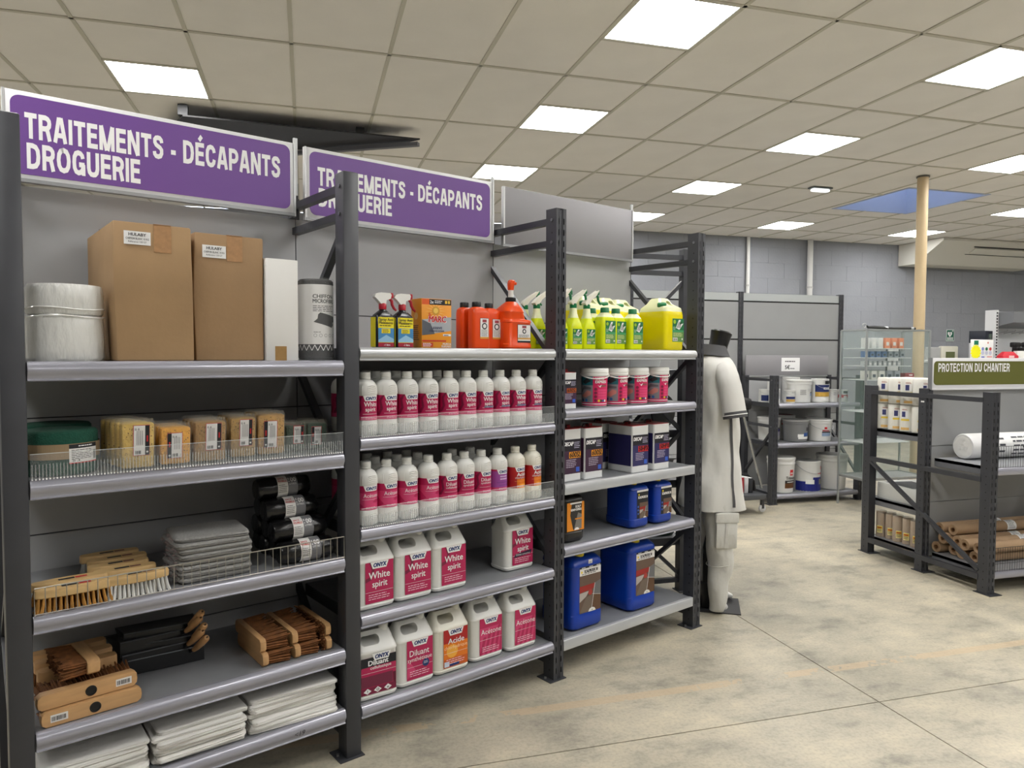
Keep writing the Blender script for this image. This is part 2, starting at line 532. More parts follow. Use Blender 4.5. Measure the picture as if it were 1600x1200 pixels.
LIGHTS = [(-3.0, 0.6), (0, -1.2), (0, 0.6), (2.4, 0.6), (2.4, -1.2), (0, 2.4), (2.4, 2.4), (2.4, 4.2), (4.8, 4.2), (7.2, 4.2), (4.8, 0.6), (7.2, 2.4),
          (4.8, -1.2), (7.2, -1.2), (7.2, 0.6), (-3.0, -1.2), (-3.0, -3.0), (0, -3.0), (2.4, -3.0), (4.8, -3.0), (7.2, -3.0), (-3.0, -4.8), (0, -4.8), (2.4, -4.8), (4.8, -4.8),
          (-3.0, 2.4), (-3.0, 4.2), (0, 4.2), (-5.4, 0.6), (-5.4, -1.2), (9.6, 2.4), (9.6, 0.6), (0, -7.2), (4.8, -7.2), (2.4, -7.2)]  # after the first twelve: unseen panels, added for the light they give
lit = {(round(x / 0.6), round(y / 0.6)) for x, y in LIGHTS}
def clear_of_sky(x0, y0, x1, y1):
    return not (x1 > SX0 + 0.02 and x0 < SX1 - 0.02 and y1 > SY0 + 0.02 and y0 < SY1 - 0.02)
tcache = {}
def tile(x0, y0, w, h):
    if w < 0.05 or h < 0.05: return
    key = (round(w, 3), round(h, 3))
    if key in tcache:
        o = D.objects.new('ceiling_tile', tcache[key]); COL.objects.link(o); o.parent = ce
    else:
        o = MB().box(0.004, 0.004, 0.006, w - 0.004, h - 0.004, 0.02, TILE).build('ceiling_tile', ce); tcache[key] = o.data
    o.location = (x0, y0, CZ)
for i in range(-8, 18):
    for j in range(-2, 5):
        x0, y0 = i * 0.6, j * 1.2
        h1, h2 = (i, 2 * j) in lit, (i, 2 * j + 1) in lit
        wx, wy = GX + x0, GY + y0
        top = min(wy + 1.2, Y1)
        if h1 and h2: continue
        a, b_ = (wy + 0.6 if h1 else wy), (wy + 0.6 if h2 else top)
        if clear_of_sky(wx, a, wx + 0.6, b_):
            tile(wx, a, 0.6, b_ - a)
        else:                               # tiles trimmed round the skylight
            if a < SY0: tile(wx, a, 0.6, SY0 - a)
            if b_ > SY1: tile(wx, SY1, 0.6, b_ - SY1)
            m0, m1 = max(a, SY0), min(b_, SY1)
            if wx < SX0: tile(wx, m0, SX0 - wx, m1 - m0)
            if wx + 0.6 > SX1: tile(SX1, m0, wx + 0.6 - SX1, m1 - m0)
def rail(x0, y0, x1, y1):
    MB().box(x0, y0, CZ - 0.001, x1, y1, CZ + 0.008, RAILM).build('grid_rail', ce)
for i in range(-8, 19):
    x = GX + i * 0.6
    if SX0 < x < SX1:
        rail(x - 0.012, GY - 2.4, x + 0.012, SY0); rail(x - 0.012, SY1, x + 0.012, Y1)
    else:
        rail(x - 0.012, GY - 2.4, x + 0.012, Y1)
for j in range(-2, 5):
    y = GY + j * 1.2
    if SY0 < y < SY1:
        rail(GX - 4.8, y - 0.012, SX0, y + 0.012); rail(SX1, y - 0.012, GX + 10.8, y + 0.012)
    else:
        rail(GX - 4.8, y - 0.012, GX + 10.8, y + 0.012)
for (x, y) in LIGHTS[:12]:                  # cross tee where a light takes half a tile
    e = y + 0.6 if round(y / 0.6) % 2 == 0 else y
    rail(GX + x, GY + e - 0.012, GX + x + 0.6, GY + e + 0.012)
# skylight shaft
SKYM = mat((176, 188, 214), 0.6, name='skylight_shaft_paint')
sm = MB(); t = 0.03; sh = 0.75
for (a, b_, c, d) in ((SX0 - t, SY0 - t, SX1 + t, SY0), (SX0 - t, SY1, SX1 + t, SY1 + t), (SX0 - t, SY0, SX0, SY1), (SX1, SY0, SX1 + t, SY1)):
    sm.box(a, b_, CZ, c, d, CZ + sh, SKYM)
so = structure(sm.build('window_1'), 'square skylight with a pale blue shaft')
MB().box(SX0, SY0, CZ + sh - 0.04, SX1, SY1, CZ + sh - 0.02, clear_mat((220, 228, 240), 0.55, 0.3, 'skylight_dome')).build('pane', so)

# ceiling light panels
EM = D.materials.new('light_diffuser'); EM.use_nodes = True
b = EM.node_tree.nodes['Principled BSDF']
b.inputs['Base Color'].default_value = (0.9, 0.9, 0.9, 1)
b.inputs['Emission Color'].default_value = (1.0, 0.985, 0.955, 1)
b.inputs['Emission Strength'].default_value = PANEL_LIGHT
LW = ['above the first purple sign', 'largest at the top of the frame', 'right of the second purple sign, upper one', 'over the far aisle, above the small emergency lamp',
      'at the top right corner of the frame', 'just above the right end of the second purple sign', 'beyond the grey blank panel, left of the small exit lamp',
      'peeping out beside the end of the blank grey panel', 'farthest one near the back wall pipes', 'behind the cream pole near the back wall', 'cut by the right edge above the skylight', 'cut by the right edge below the skylight']
lroot = None
for k, (x, y) in enumerate(LIGHTS):
    lab = ('square white ceiling light panel ' + LW[k]) if k < 12 else 'square white ceiling light panel outside the picture, unseen and added for its light'
    loc = (GX + x, GY + y, CZ)
    if lroot is None:
        lroot = thing('ceiling_light', lab, 'ceiling light', loc, 0, 'square ceiling light panels')
        f = MB()
        for (a, b_, c, d) in ((0.0, 0.0, 0.6, 0.02), (0.0, 0.58, 0.6, 0.6), (0.0, 0.02, 0.02, 0.58), (0.58, 0.02, 0.6, 0.58)):
            f.box(a, b_, 0.0, c, d, 0.03, mat((222, 222, 218), 0.5, name='white_frame'))
        f.build('frame', lroot)
        MB().box(0.02, 0.02, 0.004, 0.58, 0.58, 0.02, EM).build('diffuser', lroot)
    else:
        dup(lroot, lab, loc)

# small exit lamp on the ceiling
t = thing('emergency_light', 'small white emergency lamp fixed to the ceiling left of the skylight', 'lamp', (GX + 3.93, GY + 2.3, CZ))
MB().box(-0.13, -0.05, -0.012, 0.13, 0.05, 0, mat((90, 96, 96), 0.5)).build('base', t)
MB().box(-0.11, -0.03, -0.045, 0.11, 0.035, -0.012, mat((240, 244, 244), .4, emit=1.2, name='lit_cover'), 0.01).build('cover', t)

# cream steel column
t = thing('column', 'round cream steel pole from floor to ceiling', 'pole', (6.34, 6.27, 0))
CREAM = mat((196, 174, 138), 0.5, var=0.03, scale=5, name='cream_paint')
MB().lathe([(0.055, 0), (0.055, CZ)], CREAM, 24).build('shaft', t)
MB().cyl(0.065, CZ - 0.012, CZ, mat((110, 106, 98), 0.6), 24).build('collar', t)
MB().cyl(0.09, 0, 0.012, CREAM, 24).build('base_plate', t)

# pipes on the back wall
PIPE = mat((214, 214, 212), 0.45, name='white_pipe')
for x, r_, lab in ((6.88, 0.028, 'thin white pipe on the back wall, left of the two above the grey panels'), (8.06, 0.045, 'thicker white pipe on the back wall above the right end of the grey panels'),
                   (10.36, 0.05, 'white pipe on the back wall beside the cream pole')):
    t = thing('wall_pipe', lab, 'pipe', (x, Y1 - 0.075, 0))
    MB().cyl(r_, 0, CZ - 0.002, PIPE, 16).build('pipe', t)
    for z in (1.2, 2.6):
        MB().cyl(r_ + 0.006, z, z + 0.03, mat((190, 190, 188), 0.5), 16).build('clip', t)

# ceiling cassette air conditioner
t = thing('air_conditioner', 'white air conditioner under the ceiling by the back wall', 'air conditioner', (9.9, 9.35, CZ - .004))
AC = mat((222, 220, 212), 0.5, name='white_housing')
m = MB()
m.prism([(0.0, -0.04), (0.0, -0.0), (0.92, -0.0), (0.92, -0.36), (0.55, -0.36)], 0, 2.6, AC, 'yz')
m.build('housing', t)
m = MB()
v = Vector((0, 0.55, -0.32)).normalized()
for a, w in ((0.12, 0.05), (0.32, 0.012)):
    p = Vector((0.75, 0.0, -0.04)) + v * a; q = p + Vector((1.7, 0, 0))
    n = Vector((0, -0.32, -0.55)).normalized() * 0.006
    m.bar(tuple(p + n), tuple(q + n), 0.012, w * .4, mat((30, 30, 30), 0.6))
m.build('air_slot', t)
m = MB(); n = Vector((0, -0.32, -0.55)).normalized()
p = Vector((0.8, 0.0, -0.04)) + v * 0.22
m.bar(tuple(p + n * 0.01), tuple(p + n * 0.01 + Vector((1.6, 0, 0))), 0.01, 0.14, AC, tuple(v))
m.build('flap', t)

# wall signs and boxes
t = thing('defibrillator_sign', 'green wall sign with a white heart on the back wall', 'sign', (11.09, Y1 - 0.02, 1.75))
MB().box(-0.085, -0.004, 0, 0.085, 0.0, 0.205, mat((222, 230, 226), 0.5)).build('board', t)
l = Lab(flat(-0.0045), step=0.0008); G = mat((18, 96, 78), 0.5)
l.rect(-0.078, 0.008, 0.078, 0.197, G, 1)
hp = []
for k in range(24):
    a = 2 * math.pi * k / 24
    hp.append((-0.01 + 0.0035 * 16 * math.sin(a) ** 3 * .9, 0.125 + 0.0035 * (13 * math.cos(a) - 5 * math.cos(2 * a) - 2 * math.cos(3 * a) - math.cos(4 * a))))
l.poly(hp, WHITE_P, 2)
l.poly([(-0.008, 0.15), (0.006, 0.15), (-0.004, 0.128), (0.008, 0.128), (-0.016, 0.095), (-0.01, 0.12), (-0.02, 0.12)], G, 3)
l.rect(0.045, 0.165, 0.057, 0.195, WHITE_P, 2).rect(0.036, 0.174, 0.066, 0.186, WHITE_P, 2)
for k in range(4): l.rect(-0.06 + k * 0.033, 0.016, -0.042 + k * 0.033, 0.07, WHITE_P, 2)
l.mb.build('print', t)
t = thing('control_box', 'cream wall box with a green display below the defibrillator sign', 'box', (11.02, Y1 - 0.02, 1.42))
MB().box(-0.19, -0.07, 0, 0.19, 0, 0.24, mat((226, 224, 210), 0.5), 0.015).build('housing', t)
MB().box(-0.09, -0.074, 0.03, 0.11, -0.068, 0.14, mat((104, 112, 74), 0.3)).build('display', t)
t = thing('wall_box', 'pale grey wall box left of the box with the green display', 'box', (10.66, Y1 - 0.02, 1.40))
MB().box(-0.17, -0.06, 0, 0.17, 0, 0.24, mat((196, 198, 198), 0.5), 0.012).build('housing', t)
MB().box(-0.15, -0.064, 0.02, 0.15, -0.059, 0.22, mat((186, 188, 190), 0.5)).build('cover', t)

# dark panel under the ceiling behind the purple signs
t = thing('ceiling_banner', 'dark grey board hanging just below the ceiling behind the purple signs', 'panel', (0, 0, 0))
DK = mat((34, 34, 38), 0.5, name='dark_board')
zb = CZ - 0.11
pts = [(-0.90, 6.085), (0.94, 6.173), (0.74, 6.42), (-0.09, 6.81), (-1.4, 7.3)]
m = MB(); m.prism([(x, y) for x, y in pts], zb + .018, zb + 0.03, DK, 'xy'); m.build('board', t)
m = MB()
m.bar((0.93, 6.19, zb - 0.015), (-0.1, 6.79, zb - 0.015), 0.05, 0.03, mat((96, 96, 102), 0.5))
m.build('edge_strip', t)
for (x, y) in ((-0.9, 6.12), (0.45, 6.3), (-0.6, 6.8)):
    MB().box(x - 0.035, y - 0.035, zb + 0.03, x + 0.035, y + 0.035, CZ - 0.001, mat((60, 61, 64), 0.5)).build('hanger', t)
# ================================================================== SHELVING
def post_mesh(h, w=0.06, dep=0.07, slots=True, holes=True, thick=0.003):
    """hollow upright: origin at the front left bottom corner, x = width, y = depth; real slots in the front, dark discs painted for round holes in the sides"""
    m = MB()
    if not slots:
        m.box(0, 0, 0, w, dep, h, ANTH, 0.004)
        return m
    p0, sl, zs = 0.05, 0.026, 0.03
    n = int((h - zs) / p0)
    c = (0.0, w * .20, w * .30, w * .42, w * .58, w * .70, w * .80, w)
    yy = (0, 0, 0, 0.006, 0.006, 0, 0, 0)
    def strip(i, z0, z1):
        a, b_ = c[i], c[i + 1]
        m.add([(a, yy[i], z0), (b_, yy[i + 1], z0), (b_, yy[i + 1], z1), (a, yy[i], z1)], [(0, 1, 2, 3)], ANTH)
    for i in (0, 2, 3, 4, 6):
        strip(i, 0, h)
    for i in (1, 5):
        z = 0
        for k in range(n):
            strip(i, z, zs + k * p0); z = zs + k * p0 + sl
        strip(i, z, h)
    # cheeks with holes painted as dark discs; near-black web paints the shade inside
    for x, sgn in ((0, 1), (w, -1)):
        m.add([(x, 0, 0), (x, dep, 0), (x, dep, h), (x, 0, h)], [(0, 1, 2, 3) if sgn < 0 else (3, 2, 1, 0)], ANTH)
        if holes:
            for k in range(n):
                z = zs + k * p0 + 0.013
                q = [(x - sgn * 0.0006, dep * .42 + 0.0045 * math.cos(a * math.pi / 3), z + 0.0045 * math.sin(a * math.pi / 3)) for a in range(6)]
                m.add(q, [tuple(range(6))], RECESS_SHADE)
    m.add([(0.002, dep * .3, 0), (w - .002, dep * .3, 0), (w - .002, dep * .3, h), (0.002, dep * .3, h)], [(0, 1, 2, 3)], RECESS_SHADE)
    m.add([(0, dep, 0), (w, dep, 0), (w, dep, h), (0, dep, h)], [(3, 2, 1, 0)], ANTH)
    m.add([(0, 0, h), (w, 0, h), (w, dep, h), (0, dep, h)], [(0, 1, 2, 3)], ANTH)
    return m

PW, PD = 0.06, 0.07
def upright_frame(root, s, h=2.15, depth=0.58, slots=True, zig=1, cover=False, tops=(2.10, 2.0)):
    """front post, back post, two top rails, zigzag bracing, foot plates; x = s in the rack's own coordinates"""
    f = post_mesh(h, PW, PD, slots).build('upright_post', root, loc=(s, 0, 0))
    bk = post_mesh(h - .01, PW * .8, PD * .8, True, False).build('upright_post', root, loc=(s + PW * .9, depth, 0), rz=180)
    for y in (-0.012, depth - .07):
        q = MB().box(s - 0.03, y, 0, s + PW + 0.008, y + .095, 0.004, ANTH).build('foot_plate', root)
        MB().cyl(0.006, 0.004, 0.012, mat((150, 150, 150), 0.4, 0.8), 8, s - 0.017, y + .05).build('anchor_bolt', q)
    y0, y1 = PD * .8, depth - .04
    xm = s + PW / 2
    for z in tops:
        MB().bar((xm, y0, z), (xm, y1, z), 0.03, 0.028, ANTH).build('cross_rail', root)
    z = tops[-1] - 0.045; k = zig
    while z > 0.35:
        zn = max(z - 0.47, 0.1)
        a, b_ = ((y0, y1) if k > 0 else (y1, y0))
        MB().bar((xm, a, z), (xm, b_, zn), 0.022, 0.026, ANTH, (1, 0, 0)).build('diagonal_brace', root)
        z = zn; k = -k
    MB().bar((xm, y0, 0.07), (xm, y1, 0.07), 0.03, 0.028, ANTH).build('cross_rail', root)
    for z in (tops[0], tops[1]):
        MB().at(s - 0.001, PD * .42, z, ry=-90).cyl(0.007, 0, 0.004, mat((120, 122, 126), .4, .7), 8).build('bolt', root)
    return f

LIPM = mat((160, 160, 171), 0.24, 0.3, var=0.05, scale=5, bump=0.015, bscale=7, stretch=(1, 1, 6), name='glossy_grey_lip')
LIPW = mat((186, 188, 190), 0.3, 0.3, var=0.04, scale=5, name='pale_shelf_lip')
def shelf(root, s0, s1, z, depth=0.52, lip=0.048, lipm=LIPM, round_=True, lbl=None):
    """sheet steel shelf; top surface at z, rolled front lip at y = 0"""
    m = MB()
    m.box(s0, 0.022, z - 0.022, s1, depth, z, SHELF_TOP)
    m.box(s0, 0.03, z - lip * .95, s1, 0.034, z - 0.022, RECESS_SHADE)
    for y in (.18, .36):
        m.box(s0 + .01, y, z - .04, s1 - .01, y + .03, z - .022, SHELF_TOP)
    o = m.build('shelf', root)
    if lbl: o['label'] = lbl
    if round_:
        pr = [(0.021, z + 0.002), (0.014, z + 0.003), (0.006, z + 0.001), (0.0, z - 0.005), (-0.004, z - 0.012), (-0.006, z - 0.021), (-0.005, z - 0.028), (-0.001, z - 0.034), (0.005, z - lip + .007), (0.004, z - lip + .0035), (0.0015, z - lip + .002), (0.0015, z - lip), (0.005, z - lip - .0015), (0.026, z - lip + 0.001), (0.026, z - lip + 0.005), (0.01, z - lip + .008), (0.014, z - .02), (0.021, z - .006)]
    else:
        pr = [(0.021, z + 0.002), (0.002, z + 0.002), (0.0, z), (0.0, z - lip), (0.02, z - lip), (0.02, z - lip + .004), (0.006, z - lip + .004), (0.006, z - .006), (0.021, z - .006)]
    mb = MB(); mb.prism(pr, s0, s1, lipm, 'yz', True)
    mb.build('shelf_lip', o, 50)
    # side brackets that hook into the posts
    MB().box(s0 - .004, 0.01, z - lip, s0, depth, z - .001, ANTH).build('side_bracket', o)
    MB().box(s1, 0.01, z - lip, s1 + .004, depth, z - .001, ANTH).build('side_bracket', o)
    return o

def clear_guard(o, s0, s1, z, h=0.075):
    m = MB()
    m.box(s0, -0.0005, z, s1, 0.0012, z + h, CLEAR)
    m.box(s0, -0.001, z + h - .0012, s1, 0.0018, z + h, clear_mat((235, 240, 240), 0.35))
    m.build('clear_guard', o)
    m = MB(); n = int((s1 - s0) / 0.0085)
    for k in range(n):
        x = s0 + (k + .5) * (s1 - s0) / n
        m.box(x - 0.0009, -0.002, z, x + 0.0009, 0.0022, z + h * .6, clear_mat((228, 233, 234), 0.72))
        m.box(x - 0.0018, -0.003, z + .001, x + 0.0018, 0.0022, z + 0.005, clear_mat((245, 245, 245), 0.1))
    q = m.build('guard_rib', o); q['kind'] = 'stuff'

def wire_guard(o, s0, s1, z, h=0.078, y=-0.002, pitch=0.026, m_=None, rows=()):
    wm = m_ or mat((176, 172, 164), 0.35, 0.7, name='zinc_wire')
    m = MB()
    m.tube([(s0, y + .02, z), (s0, y, z), (s0, y, z + h), (s1, y, z + h), (s1, y, z), (s1, y + .02, z)], 0.0018, wm, 5)
    m.tube([(s0, y, z + .003), (s1, y, z + .003)], 0.0016, wm, 5)
    for q in rows: m.tube([(s0, y, z + q), (s1, y, z + q)], 0.0014, wm, 5)
    m.build('wire_guard_frame', o)
    m = MB(); n = int((s1 - s0) / pitch)
    for k in range(1, n):
        x = s0 + k * (s1 - s0) / n
        m.tube([(x, y, z), (x, y, z + h)], 0.0013, wm, 4)
    q = m.build('wire_guard_rod', o); q['kind'] = 'stuff'

BP = 1.028
rack = thing('shelving_rack', 'long grey and black metal shelving rack of three bays with goods for sale', 'shelving', RO, RA)
for s, sl, zg in ((-1.014, False, 1), (0.0, False, 1), (BP, True, -1), (2 * BP, True, -1)):
    upright_frame(rack, s, slots=sl, zig=zg)
# slotted cheek seen at the picture's left edge
BAYS = [(-1.014, 0.0, [1.470, 1.136, 0.753, 0.413, 0.190]), (0.0, BP, [1.518, 1.186, 0.847, 0.520, 0.178]), (BP, 2 * BP, [1.518, 1.242, 0.897, 0.606, 0.170])]
SHELF = {}
for bi, (a, b_, zs) in enumerate(BAYS):
    for k, z in enumerate(zs):
        s0, s1 = a + PW + .003, b_ - .003
        o = shelf(rack, s0, s1, z, lip=0.052 if bi == 0 else 0.046, lipm=LIPW if (bi > 0 and k == 0) or (bi == 2 and k in (2, 4)) else LIPM, round_=not (bi == 2 and k in (2, 4)))
        SHELF[bi, k] = o
    # back panels, one above the other, with a fine gap between them
    lv = [0.10, 0.475, 0.877, 1.275, 1.663, 2.052] if bi < 2 else [0.10, 0.475, 0.877, 1.275, 1.663, 2.052]
    for z0, z1 in zip(lv[:-1], lv[1:]):
        s_end = b_ + PW / 2 - .002
        MB().box(a + PW / 2 + .002, 0.505, z0 + .0025, s_end, 0.512, z1 - .0025, PANEL_GREY).build('back_panel', rack)
    MB().box(a + PW / 2 + .002, 0.5125, .11, b_ + PW / 2 - .002, 0.516, 2.045, ANTH).build('light_stop_sheet', rack)  # added sheet that keeps light from leaking through the panel gaps
clear_guard(SHELF[0, 1], -0.95, -0.006, 1.1385)
clear_guard(SHELF[1, 1], 0.065, BP - .006, 1.1885)
clear_guard(SHELF[1, 2], 0.065, BP - .006, 0.8495)
wire_guard(SHELF[0, 2], -0.948, -0.006, 0.7555)
# pencilled price on the lowest lip
l = Lab(flat(-0.0062), step=0.0005)
l.text('<19', -0.2, 0.155, 0.017, INK, 1, skew=.2)
l.mb.build('pen_mark', SHELF[0, 4])

# header signs
PURP = mat((106, 66, 142), 0.42, name='purple_print')
SIGNW = mat((214, 214, 216), 0.45, name='white_sign_board')
def rounded_poly(u0, v0, u1, v1, r, n=6):
    return [(x, y) for x, y in rrect((u0 + u1) / 2, (v0 + v1) / 2, (u1 - u0) / 2, (v1 - v0) / 2, r, n)]
def header(s0, s1, z0, z1, face, lines_, lab, d=0.44, board=SIGNW):
    t = thing('header_sign', lab, 'sign', rk(s0, d, z0), RA, 'header signs over the rack')
    w, h = s1 - s0, z1 - z0
    MB().box(0, 0, 0, w, 0.012, h, board, 0.002).build('board', t)
    m = MB(); m.box(-0.004, -0.006, -0.012, w + .004, 0.016, 0.0, mat((150, 151, 153), .35, .6)); m.build('bottom_rail', t)
    m = MB(); m.box(w, -.004, -.012, w + .008, .016, h, mat((196, 197, 198), .35, .4)); m.build('end_rail', t)
    m = MB(); m.box(-.008, -.004, -.012, 0, .016, h, mat((196, 197, 198), .35, .4)); m.build('end_rail', t)
    if face:
        MB().prism(rounded_poly(0.014, 0.014, w - 0.014, h - 0.014, 0.028), -0.001, 0.0, face, 'xz').build('coloured_face', t)
        for (tx, u, v, hh, wd) in lines_:
            l = Lab(flat(-0.001), step=0.0006)
            block_caps(l, tx, u, v, hh, wd, WHITE_P)
            q = l.mb.build('lettering', t); q['label'] = 'white capitals reading ' + tx
    return t
header(-0.956, -0.004, 2.062, 2.342, PURP, [('TRAITEMENTS - DÉCAPANTS', 0.052, 0.131, 0.083, 0.845), ('DROGUERIE', 0.056, 0.034, 0.083, 0.335)], 'purple header sign reading TRAITEMENTS DÉCAPANTS DROGUERIE, left of the two')
header(0.05, 1.002, 2.052, 2.338, PURP, [('TRAITEMENTS - DÉCAPANTS', 0.048, 0.137, 0.075, 0.842), ('DROGUERIE', 0.052, 0.052, 0.075, 0.342)], 'purple header sign reading TRAITEMENTS DÉCAPANTS DROGUERIE, partly behind a post')
header(1.08, 2.02, 2.045, 2.33, None, [], 'blank grey header board over the bay of yellow cleaner bottles', board=mat((138, 136, 140), .5, name='grey_board'))
for s in (0.015, 1.024, 2.045):
    t = thing('sign_bracket', 'pale aluminium upright strip ' + {0.015: 'between the two purple signs', 1.024: 'between the purple sign and the blank board', 2.045: 'at the far end of the blank grey board'}[s], 'bracket', rk(s, 0.462, 2.0), RA, 'sign brackets')
    MB().box(-.008, 0, 0.14, .008, .01, .37, mat((190, 192, 192), .4, .3)).build('strip', t)
    MB().box(-.014, .01, 0.05, .014, .045, .19, ANTH).build('bracket', t)
# ================================================================== FIRST BAY: wipes, sponges, brushes, cloths
def jitter(mb, a, seed=0, keepz=None):
    rnd = random.Random(seed)
    mb.v = [(x + rnd.uniform(-a, a), y + rnd.uniform(-a, a), z + (0 if keepz is not None and abs(z - keepz) < 1e-5 else rnd.uniform(-a, a))) for x, y, z in mb.v]
    return mb

# --- top shelf
Z = 1.472
FILM = mat((214, 214, 210), 0.28, bump=0.9, bscale=34, stretch=(1, 1, .35), name='film_wrapped_white')
def wad(lab, z, h, r_, seed):
    t = thing('wadding_roll', lab, 'roll', rk(-0.842, 0.13, z), RA, 'film wrapped white rolls')
    m = MB(); n = 36; rings = []
    rnd = random.Random(seed)
    prof = [(r_ * .55, 0.0), (r_ * .93, 0.0), (r_ * .985, .008), (r_ * .99, h * .25), (r_, h * .5), (r_ * .99, h * .75), (r_ * .975, h - .012), (r_ * .93, h - .001), (r_ * .5, h)]
    for q, z_ in prof:
        rings.append([((q + rnd.uniform(-.0016, .0016)) * math.cos(2 * math.pi * k / n), (q + rnd.uniform(-.0016, .0016)) * math.sin(2 * math.pi * k / n), z_) for k in range(n)])
    m.rings(rings, FILM); m.build('wrapped_roll', t)
    m = MB()
    rr = [(1.012 * r_ + .0015 * math.sin(5 * a) , .01 * math.sin(3 * a + seed)) for a in [2 * math.pi * k / 40 for k in range(40)]]
    zz = h - .004 if seed == 1 else h * .2
    m.tube([(rr[k][0] * math.cos(2 * math.pi * k / 40), rr[k][0] * math.sin(2 * math.pi * k / 40), zz + rr[k][1] * .3) for k in range(40)], .0022, clear_mat((240, 240, 238), .3), 5, closed=True)
    m.build('film_fold', t)
wad('film wrapped white roll, lower of the two stacked at the left post', Z, 0.135, 0.103, 1)
wad('film wrapped white roll, upper of the two stacked at the left post', Z + 0.136, 0.09, 0.103, 2)

CARD = mat((156, 126, 90), 0.75, var=0.07, scale=7, bump=0.05, bscale=60, name='cardboard')
CARD2 = mat((150, 120, 86), 0.75, var=0.07, scale=6, bump=0.05, bscale=60, name='cardboard_darker')
TAPE = mat((172, 130, 88), 0.5, var=0.12, scale=60, name='torn_tape')
def carton(lab, s0, s1, d0, dep, h, lu, lv, tu, m_, top_grow=0.0):
    w = s1 - s0
    t = thing('cardboard_box', lab, 'box', rk(s0, d0, Z), RA, 'brown cartons on the top shelf')
    m = MB()
    m.loft([(0, w / 2, dep / 2, w / 2 - .004, dep / 2 - .004, .004), (.004, w / 2, dep / 2, w / 2, dep / 2, .005), (h * .5, w / 2 - .004, dep / 2, w / 2 + .003, dep / 2 + .001, .005),
            (h - .004, w / 2 - top_grow, dep / 2, w / 2 + .001, dep / 2, .005), (h, w / 2 - top_grow, dep / 2, w / 2 - .002, dep / 2 - .002, .005)], m_, 2)
    m.build('carton', t)
    m = MB(); m.box(-.001 - top_grow, dep * .5 - .0015, h - .0004, w + .001 - top_grow, dep * .5 + .0015, h + .0006, mat((120, 90, 58), .8)); m.build('flap_seam', t)
    m = MB(); m.box(tu, -.0022, h - .085, tu + .05, -.0006, h - .003, TAPE).box(tu, -.001, h - .001, tu + .05, dep * .9, h + .001, TAPE); m.build('tape', t)
    l = Lab(flat(-.0030), step=.0006)
    l.rect(lu, lv, lu + .074, lv + .04, WHITE_P, 1)
    l.text('HULABY', lu + .037, lv + .026, .009, INK, 2, 'c', .02)
    l.text('CHIFFON BLANC 10 KG', lu + .037, lv + .015, .006, INK, 2, 'c', .01, width=.064)
    l.text('Référence 120127', lu + .037, lv + .006, .005, INK, 2, 'c', .0, width=.05)
    l.mb.build('address_label', t)
carton('tall brown cardboard box, left and nearer of the two cartons', -0.722, -0.503, 0.03, 0.44, 0.42, 0.022, 0.353, 0.105, CARD, .006)
carton('tall brown cardboard box, right of the two, beside the white box', -0.492, -0.272, 0.05, 0.36, 0.413, 0.022, 0.335, 0.10, CARD2)

t = thing('white_box', 'narrow white cardboard box between the brown cartons and the cloth roll', 'box', rk(-0.267, 0.04, Z), RA)
MB().box(0, 0, 0, .113, .30, .349, mat((226, 225, 222), .65, var=.02, scale=5), .002).build('carton', t)
m = MB(); m.box(.03, -.0012, .0, .07, .0004, .05, mat((158, 122, 70), .4, var=.1, scale=40)); m.build('tape', t)

t = thing('microfibre_roll', 'printed roll of black microfibre cloth in clear film on the top shelf', 'roll', rk(-0.061, 0.105, Z), RA)
MB().cyl(.062, 0.004, .292, mat((34, 35, 38), .8, bump=.3, bscale=200), 28, b=.006).build('cloth_roll', t)
l = Lab(around(.0632), seg=.006, step=.0003)
l.rect(-.115, .058, .115, .272, mat((222, 221, 220), .4), 1)
l.rect(-.115, .034, .115, .0585, INK, 2)
for k in range(-6, 6):
    x = k * .02
    for (a, b_) in (((x, .036), (x + .01, .056)), ((x + .01, .056), (x + .02, .036))):
        l.poly([(a[0] - .0012, a[1]), (a[0] + .0012, a[1]), (b_[0] + .0012, b_[1]), (b_[0] - .0012, b_[1])], WHITE_P, 3)
l.text('CHIFFON', -.036, .223, .0135, INK, 2, bold=.02)
l.text('MICROFIBRE', -.036, .206, .0135, INK, 2, bold=.02, width=.086)
l.lines(-.036, .05, .194, 4, .006, .0022, INK, 2)
l.poly([(-.018, .165), (-.01, .172), (.054, .158), (.056, .14), (.046, .136), (.05, .128), (.04, .118), (-.034, .138), (-.02, .15)], mat((40, 40, 42), .7), 2)
for k in range(5):
    for q in range(10):
        a, b_ = 2 * math.pi * q / 10, 2 * math.pi * (q + 1) / 10
        cx_, cz_ = -.028 + k * .019, .09
        l.poly([(cx_ + .006 * math.cos(a), cz_ + .006 * math.sin(a)), (cx_ + .006 * math.cos(b_), cz_ + .006 * math.sin(b_)), (cx_ + .005 * math.cos(b_), cz_ + .005 * math.sin(b_)), (cx_ + .005 * math.cos(a), cz_ + .005 * math.sin(a))], INK, 2)
l.text('40x40 CM', -.034, .1, .004, INK, 2, bold=.02)
l.mb.build('printed_sleeve', t)
m = MB(); m.lathe([(.0645, 0.0), (.0645, .296)], clear_mat((235, 235, 235), .9), 28, cap0=False, cap1=False); m.build('film', t)

